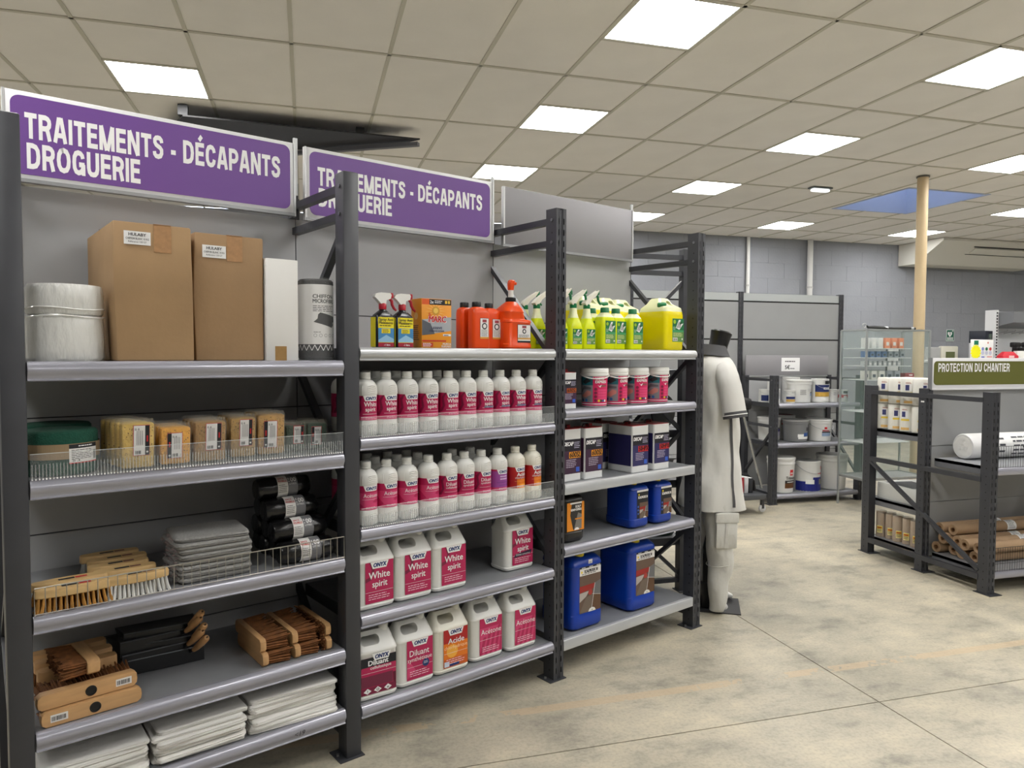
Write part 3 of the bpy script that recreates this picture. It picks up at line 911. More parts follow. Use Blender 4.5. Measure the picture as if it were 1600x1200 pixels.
# --- second shelf: scouring rolls and sponges
Z = 1.138
GREEN = mat((22, 74, 58), 0.95, var=0.15, scale=90, bump=0.5, bscale=220, name='green_scouring_fleece')
LBLW = mat((226, 224, 222), 0.5, name='label_paper')
RED = mat((190, 34, 40), 0.5, name='red_print')
def scour(lab, s, d):
    t = thing('scouring_roll', lab, 'roll', rk(s, d, Z), RA, 'green scouring fleece rolls')
    m = MB(); rr = .098; n = 44; rings = []
    def rad(k, base): return base * (1 + .05 * (k / n))
    for base, z in ((rr * .12, .128), (rr * .94, .13), (rr, .123), (rr, .007), (rr * .94, 0.0), (rr * .12, 0.0)):
        rings.append([(rad(k, base) * math.cos(2 * math.pi * k / n - 2.2), rad(k, base) * math.sin(2 * math.pi * k / n - 2.2), z) for k in range(n)])
    m.rings(rings, GREEN); m.build('fleece_roll', t, 60)
    l = Lab(around(rr * 1.052), seg=.012, step=.0006)
    l.rect(-.2, .05, .2, .094, mat((150, 128, 98), .8), 1); l.mb.build('paper_band', t)
    l = Lab(around(rr * 1.058), seg=.012, step=.0006)
    l.rect(.01, .036, .098, .08, LBLW, 1).rect(.01, .08, .098, .092, INK, 1).rect(.01, .036, .098, .039, RED, 2)
    l.lines(.016, .085, .074, 6, .005, .0016, INK, 2).bars(.084, .044, .094, .07, INK, 2, 8).text('25 - B', .018, .042, .006, INK, 2, bold=.02)
    l.lines(.035, .08, .085, 1, .004, .003, WHITE_P, 2)
    l.mb.build('label', t)
    return t
scour('green scouring fleece roll with a label, the front one by the left post', -0.862, 0.135)
scour('green scouring fleece roll standing behind the labelled one', -0.845, 0.36)

def sponge_mat(c):
    m = mat(c, .95, var=.18, scale=26, bump=.5, bscale=110, name='sponge')
    return m
_sp = {}
def sponge_pack(col, w, h, th, flip, key):
    t = thing('sponge_pack', 'x', 'sponge', (0, 0, 0), RA, 'bagged sponges on the second shelf')
    SM = sponge_mat(col)
    m = MB(); rnd = random.Random(5)
    m.at(0, 0, 0, rx=6)
    m.box(-w / 2, .003, .004, w / 2, th - .003, h - .012, SM, .006)
    m.build('sponge', t)
    if col[0] > 100:
        m = MB().at(0, 0, 0, rx=6)
        dk = mat((120, 88, 30) if col[1] > 140 else (96, 74, 36), .95)
        for k in range(70):
            x, z, r_ = rnd.uniform(-w / 2 + .004, w / 2 - .004), rnd.uniform(.01, h - .02), rnd.uniform(.0008, .0022)
            m.add([(x + r_ * math.cos(a * math.pi / 3), .0026, z + r_ * math.sin(a * math.pi / 3)) for a in range(6)], [tuple(range(6))], dk)
        q = m.build('pore', t); q['kind'] = 'stuff'
    m = MB().at(0, 0, 0, rx=6)
    m.loft([(.0, 0, th / 2, w / 2 - .002, th * .3, .004), (.006, 0, th / 2, w / 2 + .002, th / 2 + .001, .006), (h - .014, 0, th / 2, w / 2 + .002, th / 2 + .001, .006), (h, 0, th / 2, w / 2 - .001, .002, .0019)], clear_mat((225, 220, 205), .86, .12), 2)
    jitter(m, .0008, 3).build('bag', t)
    l = Lab(flat(0.0), MB().at(0, 0, 0, rx=6), step=.0007)
    lw, lh = w * .52, h * .62
    u0 = -lw / 2 + (-.004 if flip else .008); v0 = h * .28 if not flip else h * .18
    l.rect(u0, v0, u0 + lw, v0 + lh, RED, 1)
    a, b_ = (u0 + .002, u0 + lw * .72) if not flip else (u0 + lw * .28, u0 + lw - .002)
    l.rect(a, v0 + .002, b_, v0 + lh - .002, LBLW, 2)
    c, d = (b_, u0 + lw - .001) if not flip else (u0 + .001, a)
    l.rect(c, v0 + .002, d, v0 + lh - .002, INK, 2)
    l.bars(a + .004, v0 + .006, b_ - .012, v0 + .016, INK, 3, 8)
    for k in range(4): l.rect(a + .008 + k * .005, v0 + lh * .35, a + .0095 + k * .005, v0 + lh * .82, mat((120, 120, 124), .6), 3)
    l.disc((c + d) / 2, v0 + lh * .12, .003, LBLW, 3); l.rect((c + d) / 2 - .002, v0 + lh * .45, (c + d) / 2 + .002, v0 + lh * .65, RED, 3)
    l.text('12 - B', a + .003, v0 + lh - .016, .006, INK, 3, bold=.02, width=.012)
    l.mb.build('label', t)
    return t
PK = [((214, 178, 84), .09, .155, .036, False, 0, -.668, .045, 'pale yellow'), ((226, 160, 34), .088, .134, .036, True, 0, -.556, .06, 'golden yellow'),
      ((160, 118, 58), .096, .146, .036, False, -1, -.449, .062, 'brown speckled'), ((176, 136, 66), .082, .15, .036, False, -5, -.332, .095, 'light tan speckled'),
      ((186, 140, 68), .09, .156, .036, True, -6, -.232, .1, 'tan, rightmost of the speckled'), ((20, 62, 48), .072, .108, .026, False, -8, -.128, .135, 'dark green, left of the green'), ((20, 62, 48), .072, .112, .026, True, -8, -.044, .14, 'dark green, right of the green')]
for (c, w, h, th, fl_, rot, s, d, nm) in PK:
    p = None
    n = 5 if nm == 'pale yellow' else 4
    for k in range(n):
        lab = ('front ' + nm + ' sponge pack in clear film' if k == 0 else nm + ' sponge pack in its row, ' + ORD[k] + ' from the front')
        lab = lab.replace('of the speckled sponge', 'of the speckled sponges, sponge').replace('of the green sponge', 'of the green pads, pad') if False else lab
        loc = rk(s - (.006 * k if nm == 'pale yellow' else 0), d + k * (th + .009), Z)
        if p is None:
            p = sponge_pack(c, w, h, th, fl_, nm); p.location = loc; p.rotation_euler = (0, 0, R(RA + rot)); p['label'] = lab
        else:
            dup(p, lab, loc, RA + rot * .5 + random.uniform(-2, 2))

# --- third shelf: scrubbing brushes, folded cloths, bag rolls
Z = 0.755
WOODL = mat((206, 172, 118), 0.6, var=0.12, scale=9, stretch=(1, 6, 6), name='pale_wood')
FIBRE = mat((176, 126, 58), 0.8, var=0.3, scale=60, name='natural_fibre')
NYLON = mat((216, 216, 214), 0.5, name='white_nylon')
def scrub(fib, L=.185):
    t = thing('scrubbing_brush', 'x', 'brush', (0, 0, 0), RA, 'wooden scrubbing brushes')
    m = MB(); n = 26; out = []
    for k in range(n):
        a = 2 * math.pi * k / n
        x = L / 2 * (abs(math.cos(a)) ** .55) * (1 if math.cos(a) > 0 else -1)
        y = .029 * (abs(math.sin(a)) ** .6) * (1 if math.sin(a) > 0 else -1)
        y *= 1 - .14 * math.cos(2 * math.pi * x / L * 1.5) ** 2
        out.append((x, y))
    m.rings([[(x * .97, y * .9, .040) for x, y in out], [(x, y, .043) for x, y in out], [(x, y, .060) for x, y in out], [(x * .98, y * .93, .064) for x, y in out]], WOODL)
    m.build('wood_block', t)
    m = MB(); rnd = random.Random(2)
    for r_ in range(4):
        for k in range(14):
            x, y = -L / 2 + .012 + k * (L - .024) / 13, -.021 + r_ * .014
            dx, dy = (x * .09) + rnd.uniform(-.003, .003), y * .35 + rnd.uniform(-.002, .002)
            m.tube([(x, y, .042), (x + dx * .4, y + dy * .4, .02), (x + dx, y + dy, 0.0)], .003, fib, 5, rs=[.0026, .0036, .0052])
    q = m.build('bristles', t); q['kind'] = 'stuff'
    l = Lab(lambda u, v, h: (u, v, .0642 + h), step=.0004)
    l.rect(-.03, -.008, .012, .008, INK, 1).rect(.014, -.008, .045, .008, RED if fib is FIBRE else mat((120, 70, 60), .6), 1)
    l.mb.build('label', t)
    return t
A = scrub(FIBRE, .2); A.location = rk(-.848, .035, Z); A['label'] = 'natural fibre scrubbing brush, front one by the left post'
dup(A, 'natural fibre scrubbing brush, second one behind the front', rk(-.848, .105, Z), RA + 2)
B = scrub(NYLON, .178); B.location = rk(-.677, .04, Z); B.rotation_euler = (0, 0, R(RA + 3)); B['label'] = 'white bristle scrubbing brush at the front of its row'
for k, (s, d, a) in enumerate(((-.695, .125, 0), (-.7, .2, 1), (-.69, .275, 2), (-.7, .35, 0))):
    dup(B, 'white bristle scrubbing brush, ' + ORD[k + 1] + ' from the front of its row', rk(s, d, Z), RA + a)

CLOTH = mat((150, 149, 147), 0.95, var=0.12, scale=120, bump=0.5, bscale=260, name='grey_floor_cloth')
rnd = random.Random(11)
for k in range(8):
    h = .0185
    t = thing('folded_cloth', ('folded grey floor cloth on the very top of the stack' if k == 7 else 'folded grey floor cloth, ' + ORD[k] + ' from the bottom of the stack'), 'cloth', rk(-.443 + rnd.uniform(-.006, .006), .135 + rnd.uniform(-.004, .004), Z + k * h), RA + rnd.uniform(-2.5, 2.5) - (3 if k == 7 else 0), 'stack of grey floor cloths')
    m = MB()
    secs = []
    for z, e in ((0, -.008), (.003, -.001), (.008, .001), (.0092, -.004), (.0105, .001), (.0155, -.001), (h - .0005, -.008)):
        secs.append((z, 0, 0, .116 + e, .1 + e, .02))
    m.loft(secs, CLOTH, 5)
    m.v = [(x, y, z + .0012 * math.sin(x * 40 + k) * (1 if z > .001 else 0)) for x, y, z in m.v]
    jitter(m, .0012, k, 0.0); m.build('cloth_body', t, 70)
    m = MB()
    for q in range(14):
        a = rnd.uniform(-.08, .08)
        m.tube([(-.113, a, h * .5), (-.12, a + rnd.uniform(-.004, .004), h * .5 + rnd.uniform(-.003, .004)), (-.126, a + rnd.uniform(-.006, .006), h * .5 + rnd.uniform(-.006, .004))], .0007, mat((170, 150, 150), .9), 3)
    q = m.build('loose_thread', t); q['kind'] = 'stuff'

BAGM = mat((14, 14, 16), 0.22, bump=0.35, bscale=45, stretch=(.4, 1, 1), name='black_bag_film')
def bagroll():
    t = thing('bag_roll', 'x', 'roll', (0, 0, 0), RA, 'pile of black bag rolls')
    r_ = .04; m = MB().at(-.098, 0, r_, ry=90); n = 22
    prof = [(.012, 0), (.034, .001), (.0375, .006), (.039, .05), (.04, .1), (.0385, .15), (.037, .19), (.033, .195), (.012, .196)]
    m.lathe([(q, z) for q, z in prof], BAGM, n); m.build('roll_body', t)
    def sleeve(u, v, h):          # u along the axis, v round the roll (0 faces the front)
        a = v / r_
        return (u, -(r_ + .0008 + h) * math.cos(a), r_ + (r_ + .0008 + h) * math.sin(a))
    l = Lab(sleeve, step=.0005)
    def band(u0, v0, u1, v1, m_, layer):
        n_ = 10
        for k in range(n_):
            a, b_ = v0 + (v1 - v0) * k / n_, v0 + (v1 - v0) * (k + 1) / n_
            l.poly([(u0, a), (u1, a), (u1, b_), (u0, b_)], m_, layer)
    band(-.03, -.05, .045, .09, LBLW, 1); band(.008, -.05, .045, .058, mat((110, 110, 114), .5), 2); band(-.03, .062, .045, .09, INK, 2)
    l.text('100', .012, .022, .017, WHITE_P, 3, bold=.02, width=.028); l.text('LITRES', .013, .012, .006, WHITE_P, 3, width=.026)
    l.text('SACS', -.026, .035, .007, RED, 3, bold=.02); l.text('POUBELLE', -.027, .024, .007, RED, 3, bold=.02, width=.032)
    l.lines(-.027, .004, .012, 5, .006, .002, INK, 3)
    l.mb.build('paper_sleeve', t)
    return t
bp = None
for row, ds in enumerate(((.06, .142, .224, .306), (.101, .183, .265), (.142, .224), (.183,))):
    for k, d in enumerate(ds):
        lab = 'black bag roll with a paper sleeve, ' + (('%s row of the pile, ' % ['bottom', 'second', 'third', 'top'][row]) + (ORD[k] + ' from the front') if row < 3 else 'on the very top of the pile')
        loc = rk(-.128 - row * .012 + .008 * (k % 2), d, Z + row * .0705)
        if bp is None:
            bp = bagroll(); bp.location = loc; bp['label'] = lab
        else:
            dup(bp, lab, loc, RA + (1.5 if row else 0))

# --- fourth shelf: broom heads and dustpans
Z = 0.415
WOODB = mat((196, 154, 106), 0.55, var=0.1, scale=8, stretch=(1.2, 7, 7), name='beech_block')
COCO = mat((112, 68, 30), 0.85, var=0.35, scale=50, name='coconut_fibre')
def broom_head(L=.268, hole=True, blen=.075, bc=0, bt=.034):
    """block length along x, face (with the handle hole) towards -y, bristles towards +y, height z"""
    t = thing('broom_head', 'x', 'broom head', (0, 0, 0), RA, 'wooden broom heads')
    h = .045; m = MB()
    pr = [(-L / 2 + .012, 0), (L / 2 - .012, 0), (L / 2 - .002, .008), (L / 2, .022), (L / 2 - .002, .037), (L / 2 - .012, h), (-L / 2 + .012, h), (-L / 2 + .002, .037), (-L / 2, .022), (-L / 2 + .002, .008)]
    m.rings([[(x * .985, 0.0, .001 + z * .956) for x, z in pr], [(x, .004, z) for x, z in pr], [(x, bt - .004, z) for x, z in pr], [(x * .985, bt, .001 + z * .956) for x, z in pr]], WOODB)
    m.build('wood_block', t)
    if hole:
        m = MB().at(.005, .0, h / 2, rx=90); m.lathe([(.0155, -.001), (.0155, .0015), (.0125, .0022), (.0118, -.001)], BLACK, 20, cap0=False, cap1=False)
        m.cyl(.0122, -.0005, .0004, mat((8, 8, 8), .6), 20); m.build('handle_socket', t)
    m = MB(); rnd = random.Random(8)
    for i in range(26):
        for k in range(5):
            x, z = -L / 2 + .016 + i * (L - .032) / 25 + rnd.uniform(-.003, .003), .007 + k * .0078
            dz = (z - h / 2) * .35 + rnd.uniform(-.004, .004)
            m.tube([(x, bt - .002, z), (x * 1.02, bt - .002 + blen * .5, z + dz * .4), (x * 1.04 + rnd.uniform(-.004, .004), bt - .002 + blen + rnd.uniform(-.008, .004), max(.001, z + dz))], .003, COCO, 4, rs=[.0032, .004, .0028])
    q = m.build('bristles', t); q['kind'] = 'stuff'
    if bc:
        l = Lab(flat(-.0002), step=.0004)
        u = -L / 2 + .024 if bc == 1 else L / 2 - .062
        l.rect(u, .012, u + .044, .034, LBLW, 1).bars(u + .003, .016, u + .04, .029, INK, 2, 16)
        l.mb.build('barcode_label', t)
    return t
h0 = broom_head(bc=1); h0.location = rk(-.804, .03, Z); h0.rotation_euler = (0, 0, R(RA + 3)); h0['label'] = 'wooden broom head with barcode at its left end, lowest in the pile'
h1 = broom_head(bc=2); h1.location = rk(-.812, .045, Z + .0465); h1.rotation_euler = (0, 0, R(RA + 4)); h1['label'] = 'wooden broom head with barcode at its right end, second in the pile'
h2 = broom_head(L=.22, hole=False)
# heads standing on their bristles behind: block on top
def standing(o, lab, loc, rz):
    o['label'] = lab; o.location = loc; o.rotation_euler = (R(-90), 0, R(rz)); return o
standing(h2, 'broom head standing on its bristles, nearest of three behind the pile', rk(-.82, .17, Z + .11), RA + 3)
for k, d in enumerate((.25, .33)):
    o = dup(h2, 'broom head standing on its bristles, %s of three behind the pile' % ('middle', 'farthest')[k], rk(-.82 - .004 * k, d, Z + .11), RA + 3); o.rotation_euler = (R(-90), 0, R(RA + 3))
h3 = broom_head(L=.20, hole=False, blen=.07); h3['label'] = 'broom head lying across the top of the pile with bristles to the left'
h3.location = rk(-.79, .155, Z + .112); h3.rotation_euler = (0, R(0), R(RA + 90 + 6))
# right-hand heads, blocks pointing to the back
hr = None
for k, (s, z, sg, bl, nm) in enumerate(((-.293, 0, 1, .085, 'left stack, lower'), (-.297, .047, 1, .085, 'left stack, upper'), (-.178, 0, 1, .076, 'middle stack, lower'), (-.183, .047, 1, .076, 'middle stack, upper'), (-.04, 0, -1, .012, 'right stack, lower'), (-.038, .047, -1, .012, 'right stack, upper'))):
    o = broom_head(L=.27, hole=False, blen=bl, bt=.02)
    o['label'] = 'broom head lying with its end to the front at the right, ' + nm
    o.location = rk(s, .165 + (.012 if z else 0), Z + z); o.rotation_euler = (0, 0, R(RA + (90 if sg < 0 else -90)))
# dustpans
PAN = mat((20, 21, 24), 0.35, name='black_steel_pan')
HW = mat((196, 150, 102), 0.5, var=.1, scale=14, stretch=(6, 6, 1), name='turned_wood')
def dustpan():
    t = thing('dustpan', 'x', 'dustpan', (0, 0, 0), RA, 'stacked black dustpans')
    m = MB()
    # tray: mouth towards +x... open end at the left back, rim at the front
    w, dp = .12, .21
    v = [(-w, 0, .0), (w, 0, .0), (w * 1.08, dp, .006), (-w * 1.08, dp, .006), (-w, 0, .05), (w, 0, .05), (w * 1.08, dp, .008), (-w * 1.08, dp, .008)]
    m.add(v, [(0, 1, 2, 3), (0, 4, 5, 1), (0, 3, 7, 4), (1, 5, 6, 2)], PAN)
    v2 = [(x * .985, y + .002, z + .0015) for x, y, z in v]
    m.add(v2, [(3, 2, 1, 0), (1, 5, 4, 0), (4, 7, 3, 0), (2, 6, 5, 1)], PAN)
    m.add([v[4], v[5], (v[5][0], .05, .052), (v[4][0], .05, .052)], [(0, 1, 2, 3)], PAN)
    m.build('pan', t)
    m = MB(); m.tube([(-w, 0, .05), (w, 0, .05)], .0022, mat((120, 122, 126), .3, .8), 5); m.tube([(w, 0, .05), (w * 1.08, dp, .009)], .0018, mat((90, 92, 96), .3, .8), 5); m.build('rolled_rim', t)
    m = MB(); m.tube([(.075, 0, .04), (.085, -.02, .05)], .008, PAN, 8); m.build('ferrule', t)
    m = MB(); P = [(.083, -.016, .048), (.09, -.035, .062), (.1, -.065, .087), (.108, -.09, .108), (.1095, -.095, .112)]
    m.tube(P, .011, HW, 12, rs=[.008, .0105, .0125, .012, .008]); m.build('handle', t)
    m = MB(); p = Vector(P[-1]); q = p + Vector((.0015, -.004, .003)); m.tube([tuple(p), tuple(q)], .003, mat((70, 50, 30), .8), 6); m.build('hang_hole', t)
    return t
dp0 = None
for k in range(5):
    lab = 'black dustpan with wooden handle, ' + ('lowest in the stack' if k == 0 else 'top of the stack' if k == 4 else ORD[k] + ' from the bottom of the stack')
    loc = rk(-.562 + (.012, -.004, .014, -.008, .006)[k], .24 + .006 * k, Z + .001 + k * .021)
    if dp0 is None: dp0 = dustpan(); dp0.location = loc; dp0['label'] = lab; dp0.rotation_euler = (0, 0, R(RA - 4))
    else: dup(dp0, lab, loc, RA - 4 + (0, 3, -3, 4, -1)[k])

# --- lowest shelf: folded white dust sheets
Z = 0.192
SHEET = mat((230, 228, 224), 0.55, var=0.04, scale=10, bump=0.35, bscale=18, name='folded_white_sheet')
for st, (s0, s1, n, hh, nm) in enumerate(((-.952, -.655, 7, .0146, 'left'), (-.643, -.352, 7, .0152, 'middle'), (-.343, -.02, 7, .0162, 'right'))):
    rnd = random.Random(20 + st)
    w = s1 - s0
    for k in range(n):
        t = thing('dust_sheet', 'folded white dust sheet, %s in the %s stack on the lowest shelf' % (('lowest', 'second from below', 'third from below', 'middle one', 'third from the top', 'second from the top', 'topmost')[k], nm), 'dust sheet', rk((s0 + s1) / 2 + rnd.uniform(-.004, .004), .19 + rnd.uniform(-.012, .012), Z + k * hh), RA + rnd.uniform(-2, 2), 'stacks of white dust sheets')
        m = MB(); secs = []
        prof = ((0, -.009), (.0012, -.002), (.003, .0), (.0045, -.004), (.006, .001), (.0085, -.004), (.0105, .0), (hh - .002, -.002), (hh - .0003, -.009))
        for z, e in prof:
            secs.append((z, 0, 0, w / 2 - .004 + e, .165 + e, .018))
        m.loft(secs, SHEET, 5)
        m.v = [(x + .004 * math.sin(y * 60 + k * 3), y + .005 * math.sin(x * 31 + k * 2) + .003 * math.sin(x * 83 + k), z + (.0022 * math.sin(x * 23 + k) if z > .002 else 0)) for x, y, z in m.v]
        jitter(m, .0016, k + st * 9, 0.0); m.build('sheet', t, 70)
        if k == n - 1:
            l = Lab(lambda u, v, h: (u, v, hh + .001 + h), step=.001)
            l.rect(-.02, -.05, .022, -.01, mat((60, 60, 62), .6), 1).rect(-.014, -.044, .004, -.016, mat((90, 90, 92), .6), 2); l.mb.build('paper_tag', t)
# ================================================================== SECOND BAY: solvents
MAG = mat((178, 24, 82), 0.42, name='magenta_print')
MAG2 = mat((206, 62, 112), 0.42, name='pink_print')
MAGD = mat((120, 16, 58), 0.42, name='dark_magenta_print')
NAVY = mat((20, 50, 108), 0.45, name='navy_print')
ORNG = mat((224, 118, 20), 0.42, name='orange_print')
REDP = mat((170, 22, 22), 0.42, name='deep_red_print')
BOTW = mat((226, 226, 222), 0.3, sss=0.0, name='white_bottle_plastic')
BOTI = mat((230, 227, 214), 0.3, name='ivory_bottle_plastic')
PURPL = mat((150, 70, 150), 0.42, name='violet_print')

# --- top shelf
Z = 1.520
def trigger_head(t, z, head, trig, collar, s=1.0, collar_r=.015, lean=0):
    """collar, nozzle body pointing +x, trigger"""
    MB().lathe([(collar_r * .95, z - .004), (collar_r, z), (collar_r, z + .016), (collar_r * .8, z + .02)], collar, 16).build('collar', t)
    z0 = z + .018
    pr = [(-.012, z0), (.010, z0), (.012, z0 + .014 * s), (.03 * s, z0 + .02 * s), (.034 * s, z0 + .034 * s), (.03 * s, z0 + .042 * s), (-.012 * s, z0 + .043 * s), (-.034 * s, z0 + .036 * s), (-.04 * s, z0 + .026 * s), (-.028 * s, z0 + .016 * s)]
    if lean:
        pr = [(x + (z_ - z0) * lean, z_ + (x * .55)) for x, z_ in pr]
    m = MB(); m.prism(pr, -.011 * s, .011 * s, head, 'xz'); m.build('nozzle_body', t)
    bx_ = .03 * s + (.036 * s * lean if lean else 0); bz = z0 + .034 * s + (.016 * s if lean else 0)
    m = MB(); m.box(bx_, -.009, bz - .012, bx_ + .014, .009, bz + .01, trig, .003)
    m.build('nozzle', t)
    m = MB()
    P = [(bx_ - .004, 0, bz - .008), (bx_ + .01, 0, bz - .022), (bx_ + .012, 0, bz - .036), (bx_ + .02, 0, bz - .05), (bx_ + .03, 0, bz - .058)]
    m.tube(P, .006, trig, 8, rs=[.006, .0065, .006, .0055, .004]); m.build('trigger', t)

def spray_black():
    t = thing('spray_bottle', 'x', 'spray bottle', (0, 0, 0), RA, 'black anti-mould spray bottles')
    m = MB(); w, d_ = .041, .027
    m.loft([(0, 0, 0, w - .004, d_ - .004, .014), (.004, 0, 0, w, d_, .016), (.118, 0, 0, w, d_, .016), (.128, 0, 0, w * .86, d_ * .9, .016), (.142, 0, 0, w * .45, d_ * .6, .012), (.146, 0, 0, .014, .014, .0138), (.154, 0, 0, .013, .013, .0128)], mat((22, 22, 26), .25), 5)
    m.build('bottle', t)
    l = Lab(flat(-.0272), step=.0004); YEL = mat((236, 218, 30), .45); BL = mat((66, 136, 190), .45)
    l.rect(-.034, .02, .034, .118, YEL, 1).rect(-.034, .004, .034, .02, mat((166, 20, 50), .45), 1)
    l.text('Spray Anti', -.03, .104, .0105, INK, 3, bold=.02, width=.06); l.text('Moisissures', -.03, .092, .0105, INK, 3, bold=.02, width=.06)
    l.lines(-.028, .03, .084, 1, .004, .003, INK, 3); l.rect(-.034, .022, .034, .076, BL, 2).rect(-.02, .056, .018, .074, YEL, 3)
    l.poly([(-.034, .03), (.0, .05), (.034, .034), (.034, .022), (-.034, .022)], mat((150, 196, 224), .45), 3)
    l.lines(-.016, .014, .068, 3, .005, .002, INK, 4); l.text('-1 litre', -.01, .008, .007, WHITE_P, 3, bold=.03)
    l.mb.build('label', t)
    m = MB(); m.box(-.0425, -.018, .004, -.0405, .018, .118, YEL); m.build('label_wrap', t)
    trigger_head(t, .153, WHITE, mat((176, 26, 44), .35), mat((176, 26, 44), .35))
    return t
a = spray_black(); a.location = rk(.213, .105, Z); a['label'] = 'black spray bottle with yellow anti-mould label, left one of the pair'
dup(a, 'black spray bottle with yellow anti-mould label, right one of the pair', rk(.30, .105, Z), RA)

t = thing('soda_box', 'orange carton of powder cleaner with red lettering on the top shelf', 'box', rk(.446, .12, Z), RA)
OB = mat((230, 150, 30), .45)
MB().box(-.072, -.04, 0, .072, .04, .2, OB, .0015).build('carton', t)
l = Lab(flat(-.0402), step=.0005)
l.rect(-.07, .176, -.035, .198, mat((220, 90, 30), .45), 1).rect(-.035, .176, .07, .198, INK, 1)
l.text('2x', -.032, .181, .012, WHITE_P, 2, bold=.02); l.lines(-.01, .03, .19, 2, .007, .003, WHITE_P, 2)
l.rect(.04, .182, .05, .194, mat((230, 190, 60), .4), 2).rect(.054, .182, .064, .194, mat((230, 190, 60), .4), 2)
for k in range(14):
    a = 2 * math.pi * k / 14
    l.poly([(-.005 + .02 * math.cos(a), .15 + .02 * math.sin(a)), (-.005 + .05 * math.cos(a + .06), .15 + .034 * math.sin(a + .06)), (-.005 + .02 * math.cos(a + .2), .15 + .02 * math.sin(a + .2))], mat((240, 186, 90), .45), 1)
l.disc(-.005, .152, .018, mat((206, 150, 50), .4), 2).disc(-.005, .152, .011, mat((236, 196, 90), .4), 3)
l.poly([(-.07, .052), (.07, .072), (.07, .128), (-.07, .115)], mat((168, 172, 178), .35), 1)
l.poly([(-.07, .052), (-.01, .058), (-.03, .1), (-.07, .115)], mat((88, 92, 100), .35), 2)
l.text('St', -.04, .13, .011, mat((196, 24, 30), .4), 4, bold=.03, skew=.1)
l.text('MARC', -.041, .105, .026, mat((250, 240, 235), .4), 4, bold=.05, width=.085, skew=.12)
l.text('MARC', -.04, .106, .024, mat((196, 24, 30), .4), 5, bold=.03, width=.082, skew=.12)
l.text('LESSIVE', .0, .078, .009, mat((40, 50, 90), .4), 4, 'c', .02, width=.05); l.text("L'ORANGE INTENSE", .0, .067, .006, mat((40, 50, 90), .4), 4, 'c', .02, width=.07)
l.rect(.03, .05, .068, .058, WHITE_P, 3).lines(.034, .064, .052, 1, .003, .003, INK, 4)
l.rect(-.07, .027, .045, .033, mat((200, 52, 20), .45), 2).rect(-.07, .006, -.018, .022, mat((200, 60, 24), .45), 2).lines(-.066, -.022, .018, 3, .0055, .0025, WHITE_P, 3)
l.text('MURS &', .068, .014, .008, WHITE_P, 3, 'r', .02); l.text('PLAFONDS', .068, .004, .008, WHITE_P, 3, 'r', .02, width=.045)
l.mb.build('print', t)
l = Lab(lambda u, v, h: (-.0722 - h, -u, v), step=.0005); l.disc(0, .13, .014, mat((236, 186, 110), .45), 1).lines(-.025, .025, .09, 8, .008, .003, mat((120, 70, 20), .5), 2); l.mb.build('side_print', t)

OR = mat((226, 74, 16), .28, name='orange_plastic')
def orange_bottle():
    t = thing('hand_soap_bottle', 'x', 'bottle', (0, 0, 0), RA, 'orange hand soap bottles')
    m = MB(); m.loft([(0, 0, 0, .04, .022, .012), (.004, 0, 0, .044, .026, .014), (.15, 0, 0, .044, .026, .014), (.168, -.004, 0, .038, .024, .014), (.176, -.01, 0, .024, .02, .014), (.178, -.012, 0, .017, .017, .016)], OR, 5)
    m.build('bottle', t)
    MB().lathe([(.019, .176), (.0195, .178), (.0195, .196), (.018, .199)], BLACK, 18, -.012).build('cap', t)
    l = Lab(flat(-.0263), step=.0005)
    l.rect(-.012, .042, .034, .13, INK, 1).rect(-.0105, .0435, .0325, .1285, LBLW, 2).rect(0, .112, .022, .124, mat((150, 60, 70), .5), 3)
    l.disc(.011, .096, .014, INK, 3).disc(.011, .096, .009, LBLW, 4).lines(-.006, .028, .078, 5, .006, .002, INK, 3).rect(-.012, .042, .034, .05, mat((214, 150, 60), .5), 3).mb.build('label', t)
    return t
a = orange_bottle(); a.location = rk(.672, .1, Z); a['label'] = 'orange flat soap bottle with black cap, left and nearer one'
dup(a, 'orange flat soap bottle with black cap, right one next to the pump canister', rk(.765, .135, Z), RA)
dup(a, 'orange flat soap bottle half hidden behind the left one', rk(.655, .165, Z), RA)
t = thing('pump_canister', 'big orange soap canister with an orange pump on the top shelf', 'canister', rk(.872, .12, Z), RA)
m = MB(); m.loft([(0, 0, 0, .07, .055, .03), (.006, 0, 0, .078, .062, .034), (.02, 0, 0, .078, .062, .034), (.024, 0, 0, .075, .06, .034), (.115, 0, 0, .075, .06, .034), (.118, 0, 0, .078, .062, .034), (.128, -.002, 0, .076, .06, .034), (.132, -.014, 0, .062, .056, .036), (.16, -.018, 0, .058, .054, .036), (.164, -.018, 0, .06, .056, .036), (.176, -.016, 0, .056, .05, .036), (.2, -.01, 0, .034, .034, .03), (.212, -.008, 0, .02, .02, .019)], OR, 6); m.build('canister', t)
MB().lathe([(.023, .21), (.0235, .212), (.0235, .226), (.02, .23)], BLACK, 18, -.008).build('collar', t)
MB().cyl(.012, .23, .262, mat((226, 222, 216), .4), 14, -.008).build('pump_stem', t)
m = MB(); m.loft([(.262, -.008, 0, .013, .013, .012), (.285, -.008, 0, .015, .014, .012), (.303, -.004, 0, .016, .014, .012), (.307, -.004, 0, .012, .01, .009)], OR, 4); m.box(.0, -.008, .286, .022, .008, .3, OR, .004); m.build('pump_head', t)
l = Lab(flat(-.0604), step=.0005)
l.rect(-.018, .028, .058, .108, INK, 1).rect(-.016, .036, .056, .106, LBLW, 2).rect(.008, .092, .032, .103, mat((150, 60, 70), .5), 3).disc(.02, .078, .011, INK, 3).disc(.02, .078, .006, LBLW, 4).lines(-.01, .05, .06, 3, .006, .0022, INK, 3).rect(-.016, .042, .056, .05, mat((222, 170, 90), .5), 3)
l.mb.build('label', t)

